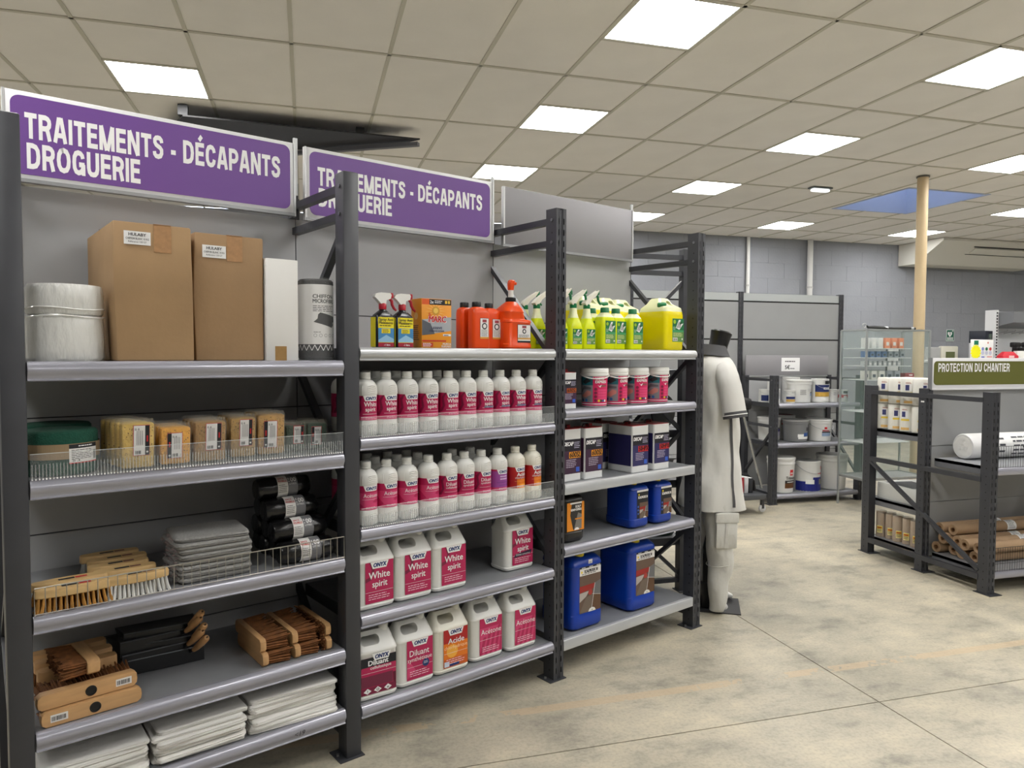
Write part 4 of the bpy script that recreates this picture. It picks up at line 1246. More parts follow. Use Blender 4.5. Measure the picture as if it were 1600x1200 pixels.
# --- litre bottles
def litre(kind):
    plastic = BOTI if kind == 'acide' else BOTW
    t = thing('solvent_bottle', 'x', 'bottle', (0, 0, 0), RA, 'litre bottles of solvent')
    R_ = .044; m = MB()
    m.lathe([(.034, 0.0), (.041, .003), (.0438, .01), (.044, .056), (.0425, .058), (.0425, .153), (.044, .155), (.0435, .178), (.041, .19), (.036, .2), (.027, .208), (.018, .212), (.017, .216)], plastic, 26)
    m.build('bottle', t)
    m = MB()
    for base, cnt in ((.160, 5), (.016, 5)):                    # moulded wave ribs, above and below the label
        for k in range(cnt):
            z = base + k * .0066
            pts = []
            rr = .0440 if z < .18 else .0425
            for q in range(9):
                a = -.42 + .84 * q / 8 + .15
                pts.append((rr * math.sin(a), -rr * math.cos(a), z + .0035 * math.cos((q / 8 - .5) * math.pi)))
            m.tube(pts, .0017, plastic, 5)
    for a in (-.75, 1.05):
        for z0, z1 in ((.004, .056), (.156, .19)):
            rr = .0444
            m.tube([(rr * math.sin(a), -rr * math.cos(a), z0), (rr * math.sin(a), -rr * math.cos(a), (z0 + z1) / 2), ((rr - (.003 if z1 > .18 else 0)) * math.sin(a), -(rr - (.003 if z1 > .18 else 0)) * math.cos(a), z1)], .0013, plastic, 5)
    q = m.build('moulded_rib', t); q['kind'] = 'stuff'
    m = MB(); m.lathe([(.0195, .2125), (.0205, .214), (.0205, .219), (.019, .2205), (.0198, .222), (.0202, .236), (.018, .24)], plastic, 20)
    m.build('cap', t)
    l = Lab(around(.0428), seg=.006, step=.00035)
    base = {'white': MAG, 'desaro': MAG, 'acetone': MAG2, 'cellulo': MAG, 'synth': MAG, 'violet': PURPL, 'acide': REDP}[kind]
    l.rect(-.134, .06, .134, .152, base, 1)
    if kind in ('white', 'desaro', 'synth', 'cellulo'):
        l.poly([(-.06, .075), (-.045, .1), (-.05, .135), (-.035, .152), (-.028, .152), (-.04, .13), (-.034, .1), (-.048, .075)], MAGD, 2)
        l.rect(-.134, .06, .134, .076, MAG2, 2)
    if kind == 'acetone':
        l.rect(-.134, .125, .134, .152, MAG, 2); l.poly([(.005, .09), (.04, .11), (.04, .09), (.02, .085)], MAG, 2); l.poly([(-.06, .06), (-.03, .075), (-.055, .1), (-.06, .1)], MAG, 2)
    if kind == 'acide':
        l.rect(-.02, .06, .06, .1, ORNG, 2); l.rect(-.01, .06, .05, .078, mat((240, 160, 50), .4), 3)
    if kind == 'violet':
        l.rect(-.134, .06, .134, .075, MAG2, 2)
        l.rect(-.134, .145, .134, .152, MAG, 2)
    # white tab with the brand
    l.poly([(-.029, .152), (.037, .152), (.029, .132), (-.021, .132)], mat((238, 238, 236), .4), 3)
    l.text('ONYX', -.019, .136, .012, NAVY, 4, bold=.05, width=.046, skew=.15)
    if kind in ('white', 'desaro'):
        l.text('White', -.025, .112, .0165, WHITE_P, 4, bold=.01, width=.054); l.text('spirit', -.02, .094, .0145, WHITE_P, 4, bold=.01, width=.042)
        l.rect(-.03, .083, .036, .084, WHITE_P, 4)
        if kind == 'desaro':
            l.rect(-.022, .083, .036, .091, NAVY, 5).text('Désaromatisé', -.02, .085, .005, WHITE_P, 6, width=.05)
    elif kind == 'acetone':
        l.text('Acétone', -.029, .108, .0145, WHITE_P, 4, bold=.0, width=.064); l.rect(-.034, .1, .04, .1008, WHITE_P, 4)
    elif kind in ('cellulo', 'synth'):
        l.text('Diluant', -.027, .111, .0145, WHITE_P, 4, bold=.0, width=.056); l.text('cellulosique' if kind == 'cellulo' else 'synthétique', -.028, .1, .0085, WHITE_P, 4, bold=.0, width=.06)
        l.rect(-.034, .086, .04, .0868, WHITE_P, 4)
    elif kind == 'violet':
        l.lines(-.015, .028, .119, 2, .011, .006, mat((214, 184, 220), .4), 4); l.rect(-.03, .096, .036, .097, NAVY, 4); l.rect(-.02, .084, .036, .085, NAVY, 4)
    else:
        l.text('Acide', -.02, .113, .0155, WHITE_P, 4, bold=.02, width=.05); l.text('chlorhydrique', -.028, .102, .0085, WHITE_P, 4, bold=.0, width=.06); l.rect(-.03, .09, .036, .0908, mat((250, 190, 120), .4), 4)
    l.lines(-.02, .032, .07, 2, .005, .0018, mat((240, 190, 210), .5), 4)
    l.mb.build('label', t)
    return t
proto = {}
NAMES = {'white': 'white spirit bottle', 'desaro': 'white spirit bottle with a navy flash', 'acetone': 'pink acetone bottle', 'cellulo': 'cellulose thinner bottle', 'synth': 'synthetic thinner bottle', 'violet': 'violet labelled solvent bottle', 'acide': 'orange labelled acid bottle'}
def litre_at(kind, lab, s, d, z):
    if kind not in proto:
        p = litre(kind); proto[kind] = p; p.location = rk(s, d, z); p['label'] = lab; p.rotation_euler = (0, 0, R(RA))
    else:
        dup(proto[kind], lab, rk(s, d, z), RA + random.uniform(-4, 4))
Z = 1.188
front = [(.118, 'white'), (.205, 'white'), (.299, 'white'), (.394, 'white'), (.493, 'white'), (.584, 'white'), (.673, 'desaro'), (.763, 'desaro'), (.854, 'desaro'), (.95, 'desaro')]
for k, (s, kd) in enumerate(front):
    litre_at(kd, NAMES[kd] + ', upper bottle shelf front row, ' + nth(k, len(front)), s, .068, Z)
for r_, (d, ss) in enumerate(((.163, (.118, .213, .305, .402, .5, .596)), (.258, (.115, .222, .312)))):
    for k, s in enumerate(ss):
        litre_at('white', 'white spirit bottle, upper bottle shelf %s row, %s' % (('second', 'rearmost')[r_], nth(k, len(ss))), s, d, Z)
Z = 0.849
front = [(.118, 'acetone'), (.205, 'acetone'), (.297, 'acetone'), (.397, 'acetone'), (.487, 'cellulo'), (.574, 'synth'), (.662, 'synth'), (.75, 'violet'), (.85, 'acide'), (.947, 'acide')]
for k, (s, kd) in enumerate(front):
    litre_at(kd, NAMES[kd] + ', lower bottle shelf front row, ' + nth(k, len(front)), s, .068, Z)
for r_, (d, ss) in enumerate(((.163, ((.118, 'acetone'), (.208, 'acetone'), (.307, 'acetone'), (.405, 'acetone'), (.578, 'synth'), (.673, 'synth'))), (.258, ((.115, 'acetone'), (.222, 'acetone'), (.317, 'acetone'), (.407, 'acetone'))))):
    for k, (s, kd) in enumerate(ss):
        litre_at(kd, '%s, lower bottle shelf %s row, %s' % (NAMES[kd], ('second', 'rearmost')[r_], nth(k, len(ss))), s, d, Z)

# --- five litre jugs
def jug(kind):
    pl = BOTI if kind == 'acide' else BOTW
    t = thing('solvent_jug', 'x', 'jug', (0, 0, 0), RA, 'five litre solvent jugs')
    m = MB(); w, d_ = .085, .062
    m.loft([(0, 0, 0, w - .01, d_ - .01, .02), (.004, 0, 0, w - .003, d_ - .003, .024), (.012, 0, 0, w, d_, .024), (.016, 0, 0, w, d_, .024), (.0185, 0, 0, w - .002, d_ - .002, .024), (.176, 0, 0, w - .002, d_ - .002, .024), (.179, 0, 0, w, d_, .024), (.186, 0, 0, w, d_, .024),
            (.192, 0, 0, w - .002, d_ - .004, .024), (.222, -.001, 0, w - .008, .036, .022), (.244, -.002, 0, w - .014, .02, .016), (.252, -.002, 0, w - .02, .014, .012)], pl, 6)
    o = m.build('jug', t)
    c = MB(); c.loft([(0, -.03, -.1, .001, .1, .0005)], pl) if False else None
    c = MB(); pts = rrect(-.022, .222, .038, .016, .014, 5)
    c.prism(pts, -.1, .1, pl, 'xz'); cut(o, c)
    m = MB(); m.lathe([(.02, .238), (.0215, .241), (.0215, .264), (.019, .268)], pl, 20, .046, 0); m.build('cap', t)
    m = MB(); m.lathe([(.024, .225), (.02, .24)], pl, 18, .046, 0); m.build('neck', t)
    l = Lab(flat(-d_), step=.0005)
    base = {'white': MAG, 'desaro': MAG, 'acetone': MAG2, 'cellulo': MAG, 'synth': MAG, 'acide': REDP}[kind]
    U0, U1, V0, V1 = -.047, .073, .024, .182
    if kind == 'cellulo': U0, U1 = -.07, .074; V1 = .165
    l.rect(U0, V0, U1, V1, base, 1)
    if kind in ('white', 'desaro'):
        l.poly([(U0, .12), (-.03, .125), (-.02, .15), (-.03, .182), (-.015, .182), (-.008, .15), (-.022, .115), (U0, .105)], MAGD, 2)
        l.rect(U0, .0665, U1, .0675, WHITE_P, 3)
        l.text('White', .012, .118, .026, WHITE_P, 4, 'c', .012, width=.09); l.text('spirit', .014, .085, .024, WHITE_P, 4, 'c', .012, width=.064)
        if kind == 'desaro':
            l.poly([(-.04, .058), (-.03, .074), (.066, .084), (.058, .066)], mat((36, 20, 50), .45), 4); l.text('Désaromatisé', .014, .066, .008, WHITE_P, 5, 'c', width=.08)
    elif kind == 'acetone':
        for a in range(5): l.poly([(U0 + a * .026, V0), (U0 + a * .026 + .012, V0), (min(U1, U0 + a * .026 + .036), .1 + .015 * a), (min(U1, U0 + a * .026 + .02), .1 + .012 * a)], MAG, 2)
        l.rect(U0, .14, U1, .182, MAG, 2); l.text('Acétone', .013, .112, .022, WHITE_P, 4, 'c', .0, width=.108); l.rect(U0, .088, U1, .089, WHITE_P, 3)
    elif kind == 'synth':
        l.poly([(U0, .03), (U0 + .04, .06), (U0 + .02, .09), (U0, .1)], MAG2, 2)
        l.text('Diluant', .01, .118, .024, WHITE_P, 4, 'c', .005, width=.09); l.text('synthétique', .012, .096, .017, WHITE_P, 4, 'c', .0, width=.112); l.rect(U0, .074, U1, .075, WHITE_P, 3)
        l.disc(.04, .08, .016, NAVY, 4).lines(.03, .05, .084, 2, .006, .002, WHITE_P, 5)
    elif kind == 'cellulo':
        l.rect(U0, .13, U1, V1, INK, 2); l.rect(U0, .052, .06, .095, mat((112, 30, 62), .4), 2); l.rect(U0, V0, U1, .05, MAGD, 2)
        l.text('Diluant', .0, .135, .019, WHITE_P, 4, 'c', .03, width=.082); l.text('cellulosique', .01, .119, .012, WHITE_P, 4, 'c', .01, width=.086); l.rect(U0, .106, U1, .107, WHITE_P, 3)
        for k in range(3):
            cx_ = -.045 + k * .042
            l.poly([(cx_ - .016, .037), (cx_, .021 + .006), (cx_ + .016, .037), (cx_, .053 - .004)], WHITE_P, 4); l.text('!Oo'[k], cx_, .033, .01, INK, 5, 'c', .03)
        l.bars(.062, .05, .072, .09, INK, 3, 8)
    else:
        l.rect(U0, .06, U1, .125, ORNG, 2); l.disc(-.005, .09, .028, mat((238, 170, 60), .4), 3); l.rect(U0, V0, U1, .06, mat((200, 90, 20), .42), 2)
        l.text('Acide', .014, .122, .022, WHITE_P, 4, 'c', .01, width=.08); l.text('chlorhydrique', .013, .1, .014, mat((250, 214, 170), .4), 4, 'c', .0, width=.114); l.rect(U0, .083, U1, .084, WHITE_P, 4)
        l.rect(-.044, .028, -.02, .05, mat((200, 214, 230), .4), 4).rect(-.018, .028, .03, .038, NAVY, 4)
    zz = .182 if kind != 'cellulo' else .178
    l.poly([(-.026, zz), (.052, zz), (.042, zz - .026), (-.016, zz - .026)], mat((238, 238, 236), .4), 4)
    l.text('ONYX', .013, zz - .02, .0155, NAVY, 5, 'c', .05, width=.054, skew=.15)
    if kind not in ('cellulo',): l.lines(-.034, .06, .055 if kind != 'desaro' else .052, 3, .0085, .0026, mat((246, 210, 224), .5), 4)
    l.mb.build('label', t)
    return t
jp = {}
def jug_at(kind, lab, s, d, z, a=0):
    if kind not in jp:
        p = jug(kind); jp[kind] = p; p.location = rk(s, d, z); p['label'] = lab; p.rotation_euler = (0, 0, R(RA + a))
    else: dup(jp[kind], lab, rk(s, d, z), RA + a)
Z = 0.522
jug_at('white', 'five litre white spirit jug beside the post, leftmost of its shelf', .148, .105, Z, 0)
jug_at('white', 'five litre white spirit jug, second from the left on its shelf', .322, .108, Z, 0)
jug_at('white', 'five litre white spirit jug, third from the left, left of the empty gap', .497, .112, Z, 0)
jug_at('desaro', 'five litre white spirit jug with dark flash standing alone at the right', .9, .15, Z, 0)
Z = 0.180
for kd, lab, s, d in (('cellulo', 'five litre jug of cellulose thinner with hazard diamonds', .148, .085), ('synth', 'five litre jug of synthetic thinner with a blue dot', .322, .095), ('acide', 'five litre jug of acid with an orange label', .497, .098), ('acetone', 'five litre acetone jug on the lowest shelf, left one', .688, .108), ('acetone', 'five litre acetone jug on the lowest shelf, right one by the post', .876, .1)):
    jug_at(kd, lab, s, d, Z, -4 if kd == 'cellulo' else 0)

# ================================================================== THIRD BAY
Z = 1.520
YLIQ = mat((214, 226, 10), 0.22, name='yellow_green_liquid')
YLIQ2 = mat((236, 220, 4), 0.22, name='yellow_liquid')
PALE = mat((232, 234, 190), 0.28, name='milky_plastic')
GCAP = mat((8, 112, 66), 0.35, name='green_cap')
GLAB = mat((20, 110, 62), 0.45, name='green_label')
def cleaner_label(l, U0, V0, U1, V1):
    w, h = U1 - U0, V1 - V0
    l.rect(U0, V0 + h * .5, U1, V0 + h, GLAB, 1).rect(U0, V0 + h * .42, U1, V0 + h * .5, mat((60, 150, 96), .45), 1).rect(U0, V0, U1, V0 + h * .42, mat((96, 140, 70), .45), 1)
    l.poly([(U0 + w * .3, V0 + h * .6), (U0 + w * .55, V0 + h * .95), (U0 + w * .72, V0 + h * .95), (U0 + w * .6, V0 + h * .75), (U0 + w * .95, V0 + h * .8), (U0 + w * .6, V0 + h * .52)], WHITE_P, 2)
    for k in range(3): l.poly([(U0 + w * (.36 + .12 * k), V0 + h * .6), (U0 + w * (.42 + .12 * k), V0 + h * .6), (U0 + w * (.6 + .1 * k), V0 + h * .86), (U0 + w * (.55 + .1 * k), V0 + h * .86)], INK, 3)
    l.disc(U0 + w * .18, V0 + h * .86, w * .14, INK, 2).disc(U0 + w * .18, V0 + h * .86, w * .12, mat((150, 190, 40), .4), 3)
    l.rect(U0 + w * .05, V0 + h * .04, U0 + w * .45, V0 + h * .18, LBLW, 2).bars(U0 + w * .1, V0 + h * .06, U0 + w * .4, V0 + h * .15, INK, 3, 7)
    l.lines(U0 + w * .08, U0 + w * .9, V0 + h * .36, 3, h * .06, h * .025, mat((220, 226, 160), .5), 3).lines(U0 + w * .05, U0 + w * .3, V0 + h * .62, 3, h * .05, h * .02, mat((190, 220, 190), .5), 3)
    l.disc(U0 + w * .86, V0 + h * .12, w * .07, WHITE_P, 2, 4)
    return l
def yellow_spray():
    t = thing('cleaner_spray', 'x', 'spray bottle', (0, 0, 0), RA, 'yellow trigger spray cleaners')
    m = MB(); w, d_ = .044, .03
    m.loft([(0, 0, 0, w - .004, d_ - .004, .016), (.005, 0, 0, w, d_, .018), (.1, 0, 0, w, d_, .018), (.125, 0, 0, w * .82, d_ * .9, .018), (.15, 0, 0, w * .55, d_ * .75, .016)], YLIQ, 5, cap1=False)
    m.build('filled_body', t)
    m = MB(); m.loft([(.15, 0, 0, w * .55, d_ * .75, .016), (.172, 0, 0, w * .4, d_ * .55, .012), (.196, 0, 0, .0165, .0165, .016), (.202, 0, 0, .015, .015, .0148)], PALE, 5); m.build('neck', t)
    l = Lab(flat(-d_ - .0002), step=.0005); cleaner_label(l, -.03, .025, .03, .098); l.mb.build('label', t)
    trigger_head(t, .2, mat((226, 222, 210), .4), GCAP, GCAP, 1.25, .017, .75)
    return t
a = yellow_spray()
sprs = [(1.13, .25, 'seen left of the post, nearer one'), (1.135, .345, 'seen left of the post, rear one'), (1.14, .105, 'just right of the post, in front'), (1.235, .105, 'in the front row, second'), (1.325, .105, 'in the front row, third'), (1.225, .2, 'in the second row behind the front sprays')]
for k, (s, d, nm) in enumerate(sprs):
    lab = 'yellow cleaner bottle with green trigger, ' + nm
    if k == 0: a.location = rk(s, d, Z); a['label'] = lab
    else: dup(a, lab, rk(s, d, Z), RA + (-6, 4, 0, 3, -3)[k - 1])
def yellow_bottle():
    t = thing('cleaner_bottle', 'x', 'bottle', (0, 0, 0), RA, 'yellow cleaner bottles with green caps')
    m = MB(); w, d_ = .046, .032
    m.loft([(0, 0, 0, w - .004, d_ - .004, .016), (.005, 0, 0, w, d_, .018), (.148, 0, 0, w, d_, .018), (.16, 0, 0, w * .92, d_ * .95, .018)], YLIQ, 5, cap1=False); m.build('filled_body', t)
    m = MB(); m.loft([(.16, 0, 0, w * .92, d_ * .95, .018), (.178, 0, 0, w * .55, d_ * .7, .016), (.184, 0, 0, .018, .018, .0175)], PALE, 5); m.build('neck', t)
    MB().lathe([(.021, .182), (.0225, .184), (.0215, .204), (.019, .207)], GCAP, 18).build('cap', t)
    l = Lab(flat(-d_ - .0002), step=.0005); cleaner_label(l, -.028, .03, .044, .142); l.mb.build('label', t)
    return t
a = yellow_bottle()
for k, (s, d, nm) in enumerate(((1.43, .085, 'leftmost of the front row'), (1.53, .105, 'middle of the front row'), (1.628, .08, 'rightmost of the front row'), (1.425, .17, 'behind the leftmost one'))):
    lab = 'yellow one litre cleaner bottle with green cap, ' + nm
    if k == 0: a.location = rk(s, d, Z); a['label'] = lab
    else: dup(a, lab, rk(s, d, Z), RA + (3, 0, -2)[k - 1])
def yellow_can():
    t = thing('cleaner_can', 'x', 'canister', (0, 0, 0), RA, 'five litre yellow cleaner canisters')
    w, d_ = .078, .1
    m = MB(); m.loft([(0, 0, 0, w - .006, d_ - .006, .022), (.008, 0, 0, w, d_, .026), (.185, 0, 0, w, d_, .026), (.205, 0, 0, w * .97, d_ * .97, .026)], YLIQ2, 5, cap1=False); m.build('filled_body', t)
    m = MB(); m.loft([(.205, 0, 0, w * .97, d_ * .97, .026), (.225, 0, 0, w * .93, d_ * .92, .026), (.25, 0, .01, w * .7, d_ * .55, .026), (.272, .0, .01, w * .55, d_ * .4, .02), (.278, 0, .01, w * .48, d_ * .34, .02)], PALE, 5)
    o = m.build('shoulder', t)
    c = MB(); c.prism(rrect(.012, .25, .018, .014, .012, 4), -.2, .2, PALE, 'xz'); cut(o, c)
    m = MB().at(-.045, -.045, .222, ry=-12, rx=10); m.lathe([(.024, 0), (.0255, .003), (.0245, .026), (.02, .03)], GCAP, 18); m.build('cap', t)
    l = Lab(flat(-d_ - .0002), step=.0005); cleaner_label(l, -.025, .045, .07, .168); l.mb.build('label', t)
    return t
a = yellow_can()
for k, (s, d, nm) in enumerate(((1.915, .135, 'front one at the right end'), (1.50, .3, 'rear row, left one'), (1.665, .32, 'rear row, middle one'), (1.83, .36, 'rear row, right one'))):
    lab = 'large yellow cleaner canister with white handle, ' + nm
    if k == 0: a.location = rk(s, d, Z); a['label'] = lab
    else: dup(a, lab, rk(s, d, Z), RA)

# --- second shelf: paint stripper tin and wipes buckets
Z = 1.244
TINW = mat((222, 223, 224), .3, .1, name='white_tin')
def decap(model, w, d_, h, dark, num, numc, plain=False):
    t = thing('stripper_can', 'x', 'tin', (0, 0, 0), RA, 'paint stripper tins')
    MB().loft([(0, 0, 0, w, d_, .01), (.003, 0, 0, w + .001, d_ + .001, .011), (.006, 0, 0, w, d_, .01), (h - .008, 0, 0, w, d_, .01), (h - .005, 0, 0, w + .001, d_ + .001, .011), (h - .002, 0, 0, w, d_, .01)], TINW, 4).build('tin_body', t)
    RT = mat((150, 26, 30), .35)
    m = MB(); m.loft([(h - .002, 0, 0, w - .003, d_ - .003, .009), (h + .001, 0, 0, w - .003, d_ - .003, .009)], RT, 4); m.build('lid', t)
    m = MB(); m.cyl(.017, h, h + .014, RT, 16, w * .35, d_ * .3, .002); m.build('cap', t)
    m = MB(); m.tube([(-w * .6, 0, h), (-w * .5, 0, h + .014), (w * .05, 0, h + .014), (w * .12, 0, h)], .003, BLACK, 6); m.build('handle', t)
    l = Lab(flat(-d_ - .0003), step=.0005)
    v0, v1 = h * .14, h * .8
    m2 = MB(); e = .0006
    for (x0, y0, x1, y1) in ((-w - e, -d_ + .008, -w, d_ - .008), (w, -d_ + .008, w + e, d_ - .008)): m2.box(x0, y0, v0, x1, y1, v1, dark)
    m2.build('side_label', t)
    l.rect(-w + .004, v0, w - .004, v1, dark, 1)
    l.rect(-w + .004, v1 - h * .22, w - .004, v1, mat((24, 22, 34), .45), 2)
    l.text('DECAP', -w + .009, v1 - h * .12, h * .072, WHITE_P, 3, bold=.04, width=w * .95, skew=.2)
    l.lines(w * .22, w * .85, v1 - h * .07, 4, h * .034, h * .014, mat((180, 176, 200), .5), 3)
    l.rect(-w * .3, v1 - h * .36, w - .005, v1 - h * .24, numc, 3)
    l.text(num, -w * .26, v1 - h * .345, h * .1, mat((30, 14, 20), .4), 4, bold=.03, width=w * 1.15, skew=.15)
    l.lines(-w * .6, w * .5, v0 + h * .26, 5, h * .034, h * .013, mat((190, 180, 200), .5), 3)
    l.rect(w * .42, v0 + h * .03, w * .78, v0 + h * .12, mat((50, 90, 190), .45), 3)
    l.mb.build('label', t)
    return t
PLUM = mat((62, 34, 62), .4); INDG = mat((44, 42, 92), .4)
a = decap('600', .05, .04, .17, PLUM, '600SL', mat((206, 96, 20), .4)); a.location = rk(1.145, .075, Z); a['label'] = 'small plum coloured stripper tin beside the post, on the shelf of wipes buckets'
Z2 = 0.899
b6 = decap('600', .062, .045, .247, PLUM, '600SL', mat((226, 150, 30), .4)); b6.location = rk(1.185, .1, Z2); b6['label'] = 'tall plum 600SL stripper tin, left one partly behind the post'
dup(b6, 'tall plum 600SL stripper tin, right one fully in view', rk(1.323, .09, Z2), RA)
b5 = decap('50', .063, .085, .238, INDG, '50HPX', mat((206, 40, 44), .4)); b5.location = rk(1.643, .115, Z2); b5['label'] = 'large dark blue stripper tin with red number, left one'
dup(b5, 'large dark blue stripper tin with red number, right one', rk(1.81, .115, Z2), RA)
dup(b5, 'large dark blue stripper tin standing at the back', rk(1.63, .31, Z2), RA)

def wipes():
    t = thing('wipes_bucket', 'x', 'bucket', (0, 0, 0), RA, 'pink wipes buckets')
    PK_ = mat((206, 30, 92), .38)
    MB().lathe([(.056, 0), (.06, .003), (.063, .15), (.063, .152)], mat((232, 230, 230), .35), 30).build('bucket', t)
    m = MB(); m.lathe([(.0655, .15), (.068, .152), (.068, .163), (.0665, .164), (.0685, .166), (.0685, .182), (.066, .186), (.055, .187)], WHITE, 30); m.build('lid', t)
    m = MB(); P = []
    for k in range(17):
        a_ = -math.pi * k / 16
        P.append((.07 * math.cos(a_), .07 * math.sin(a_) , .158 - .022 * math.sin(-a_)))
    m.tube(P, .003, WHITE, 6); m.build('handle', t)
    def fr(v): return .0602 + .003 * (v / .15)
    def mp(u, v, h):
        r_ = fr(v) + h + .0003; a_ = u / .063
        return (r_ * math.sin(a_), -r_ * math.cos(a_), v)
    l = Lab(mp, seg=.007, step=.0004)
    l.rect(-.19, .006, .19, .146, PK_, 1)
    l.rect(-.19, .013, .19, .0165, WHITE_P, 2)
    l.rect(-.105, .022, -.022, .146, mat((122, 122, 128), .4), 2); l.rect(-.105, .105, -.022, .146, mat((18, 92, 104), .4), 3)
    l.poly([(-.09, .05), (-.05, .08), (-.03, .075), (-.03, .06), (-.06, .045)], mat((186, 120, 110), .5), 4); l.poly([(-.105, .07), (-.07, .1), (-.03, .095), (-.03, .085), (-.07, .085), (-.105, .055)], mat((86, 84, 90), .5), 3)
    l.poly([(-.08, .12), (-.05, .14), (-.03, .125), (-.06, .11)], INK, 4)
    l.text('WIPES', -.01, .13, .0125, WHITE_P, 3, bold=.04, width=.046); l.text('EXPRESS', -.01, .115, .0125, WHITE_P, 3, bold=.04, width=.062)
    l.poly([(0, .108), (.01, .1), (.022, .108), (.014, .093)], WHITE_P, 3); l.lines(.02, .06, .102, 2, .005, .003, mat((20, 110, 70), .4), 3)
    for k in range(4): l.disc(-.008, .086 - k * .018, .0075, MAGD, 3)
    for k in range(4): l.rect(.004, .076 - k * .013, .058, .086 - k * .013, mat((222, 70, 120), .4), 3)
    for k, c in enumerate(((220, 190, 30), (80, 70, 40), (40, 80, 150), (230, 230, 220), (200, 60, 40))): l.disc(.008 + k * .012, .03, .006, mat(c, .5), 4)
    l.disc(-.078, .032, .0075, NAVY, 4).disc(-.056, .032, .0075, mat((30, 90, 150), .4), 4)
    l.mb.build('label', t)
    return t
a = wipes()
for k, (s, d) in enumerate(((1.362, .085), (1.518, .095), (1.672, .095), (1.835, .095))):
    lab = 'pink EXPRESS wipes bucket with white lid, ' + nth(k, 4) + ' in the row'
    if k == 0: a.location = rk(s, d, Z); a['label'] = lab; a.rotation_euler = (0, 0, R(RA - 32))
    else: dup(a, lab, rk(s, d, Z), RA + (-12, -32, -12)[k - 1])

# --- jerrycans
BLUE = mat((6, 56, 158), 0.32, name='blue_canister_plastic')
def stone_art(l, U0, V0, U1, V1, title, layer=1):
    w, h = U1 - U0, V1 - V0
    l.rect(U0, V0, U1, V1, mat((98, 78, 66), .5), layer)
    l.poly([(U0 + w * .55, V0), (U1, V0), (U1, V0 + h * .4), (U0 + w * .62, V0 + h * .46)], mat((92, 64, 42), .5), layer + 1)
    l.poly([(U0 + w * .62, V0 + h * .46), (U1, V0 + h * .4), (U1, V0 + h * .8), (U0 + w * .72, V0 + h * .74)], mat((104, 104, 106), .55), layer + 1)
    l.poly([(U0, V0 + h * .55), (U0 + w * .66, V0 + h * .6), (U0 + w * .72, V0 + h * .74), (U0, V0 + h * .72)], mat((150, 34, 28), .5), layer + 1)
    l.poly([(U0, V0 + h * .3), (U0 + w * .3, V0 + h * .42), (U0 + w * .45, V0 + h * .56), (U0, V0 + h * .54)], mat((176, 168, 162), .5), layer + 1)
    l.poly([(U0, V0), (U0 + w * .55, V0), (U0 + w * .6, V0 + h * .44), (U0 + w * .3, V0 + h * .4)], mat((110, 96, 84), .55), layer + 1)
    l.poly([(U0 + w * .54, V0), (U0 + w * .56, V0), (U0 + w * .73, V0 + h * .74), (U0 + w * .71, V0 + h * .74)], LBLW, layer + 2)
    l.poly([(U0 + w * .6, V0 + h * .45), (U1, V0 + h * .39), (U1, V0 + h * .4), (U0 + w * .6, V0 + h * .46)], LBLW, layer + 2)
    l.disc(U0 + w * .5, V0 + h * .52, w * .1, mat((160, 50, 44), .5), layer + 2)
    n = 10
    l.poly([(U0 + w * .58 + w * .17 * math.cos(math.pi * k / n), V0 + h * .1 * math.sin(math.pi * k / n)) for k in range(n + 1)], LBLW, layer + 3)
    l.text('M', U0 + w * .58, V0 + h * .02, h * .03, INK, layer + 4, 'c', .04)
    return l
def jerry(w, d_, h, body, capc, rad=.03):
    t = thing('jerrycan', 'x', 'jerrycan', (0, 0, 0), RA, 'plastic jerrycans')
    m = MB(); m.loft([(0, 0, 0, w - .02, d_ - .02, rad), (.006, 0, 0, w - .006, d_ - .006, rad), (.016, 0, 0, w, d_, rad), (h * .2, 0, 0, w, d_, rad), (h * .215, 0, 0, w - .003, d_ - .003, rad), (h * .86, 0, 0, w - .003, d_ - .003, rad), (h * .875, 0, 0, w, d_, rad), (h * .93, 0, 0, w - .004, d_ - .004, rad), (h * .98, 0, 0, w - .02, d_ - .02, rad), (h, 0, 0, w - .034, d_ - .034, rad * .8)], body, 6)
    o = m.build('can_body', t)
    # recessed grip: a bar over a real hollow
    c = MB(); c.prism(rrect(0, h * .965, w * .55, h * .05, h * .03, 4), -d_ * .25, d_ * .62, body, 'xz'); cut(o, c)
    m = MB(); m.tube([(-w * .5, d_ * .2, h * .95), (-w * .4, d_ * .2, h * .99), (w * .4, d_ * .2, h * .99), (w * .5, d_ * .2, h * .95)], .011 * (h / .38) + .003, body, 8); m.build('handle', t)
    m = MB(); m.lathe([(.024 * (h / .38) + .006, h * .985), (.026 * (h / .38) + .006, h), (.026 * (h / .38) + .006, h * 1.045), (.02, h * 1.05)], capc, 18, -w * .2, -d_ * .55); m.build('cap', t)
    return t
YC = mat((226, 206, 30), .4)
def blue_big(lab, s, d, sticker):
    t = jerry(.108, .118, .352, BLUE, YC, .036); t['label'] = lab; t.location = rk(s, d, .172)
    l = Lab(flat(-.1152), step=.0008)
    stone_art(l, -.058, .08, .085, .262, '', 1)
    l.rect(-.058, .262, .085, .296, LBLW, 2).rect(-.058, .296, .085, .304, INK, 2)
    for k in range(3): l.rect(-.045 + k * .05, .2985, -.02 + k * .05, .3015, LBLW, 3)
    l.text('SCALPRODE 30', .018, .274, .014, INK, 3, 'c', .04, width=.09); l.lines(-.045, .075, .267, 1, .004, .003, INK, 3); l.disc(-.045, .28, .006, mat((230, 200, 40), .4), 3)
    if sticker: l.rect(0, .315, .026, .335, LBLW, 2).lines(.004, .022, .32, 1, .003, .003, INK, 3)
    l.mb.build('label', t)
    m = MB(); m.box(.086, -.1158, .08, .0875, -.115, .3, INK); m.build('label_edge', t)
    return t
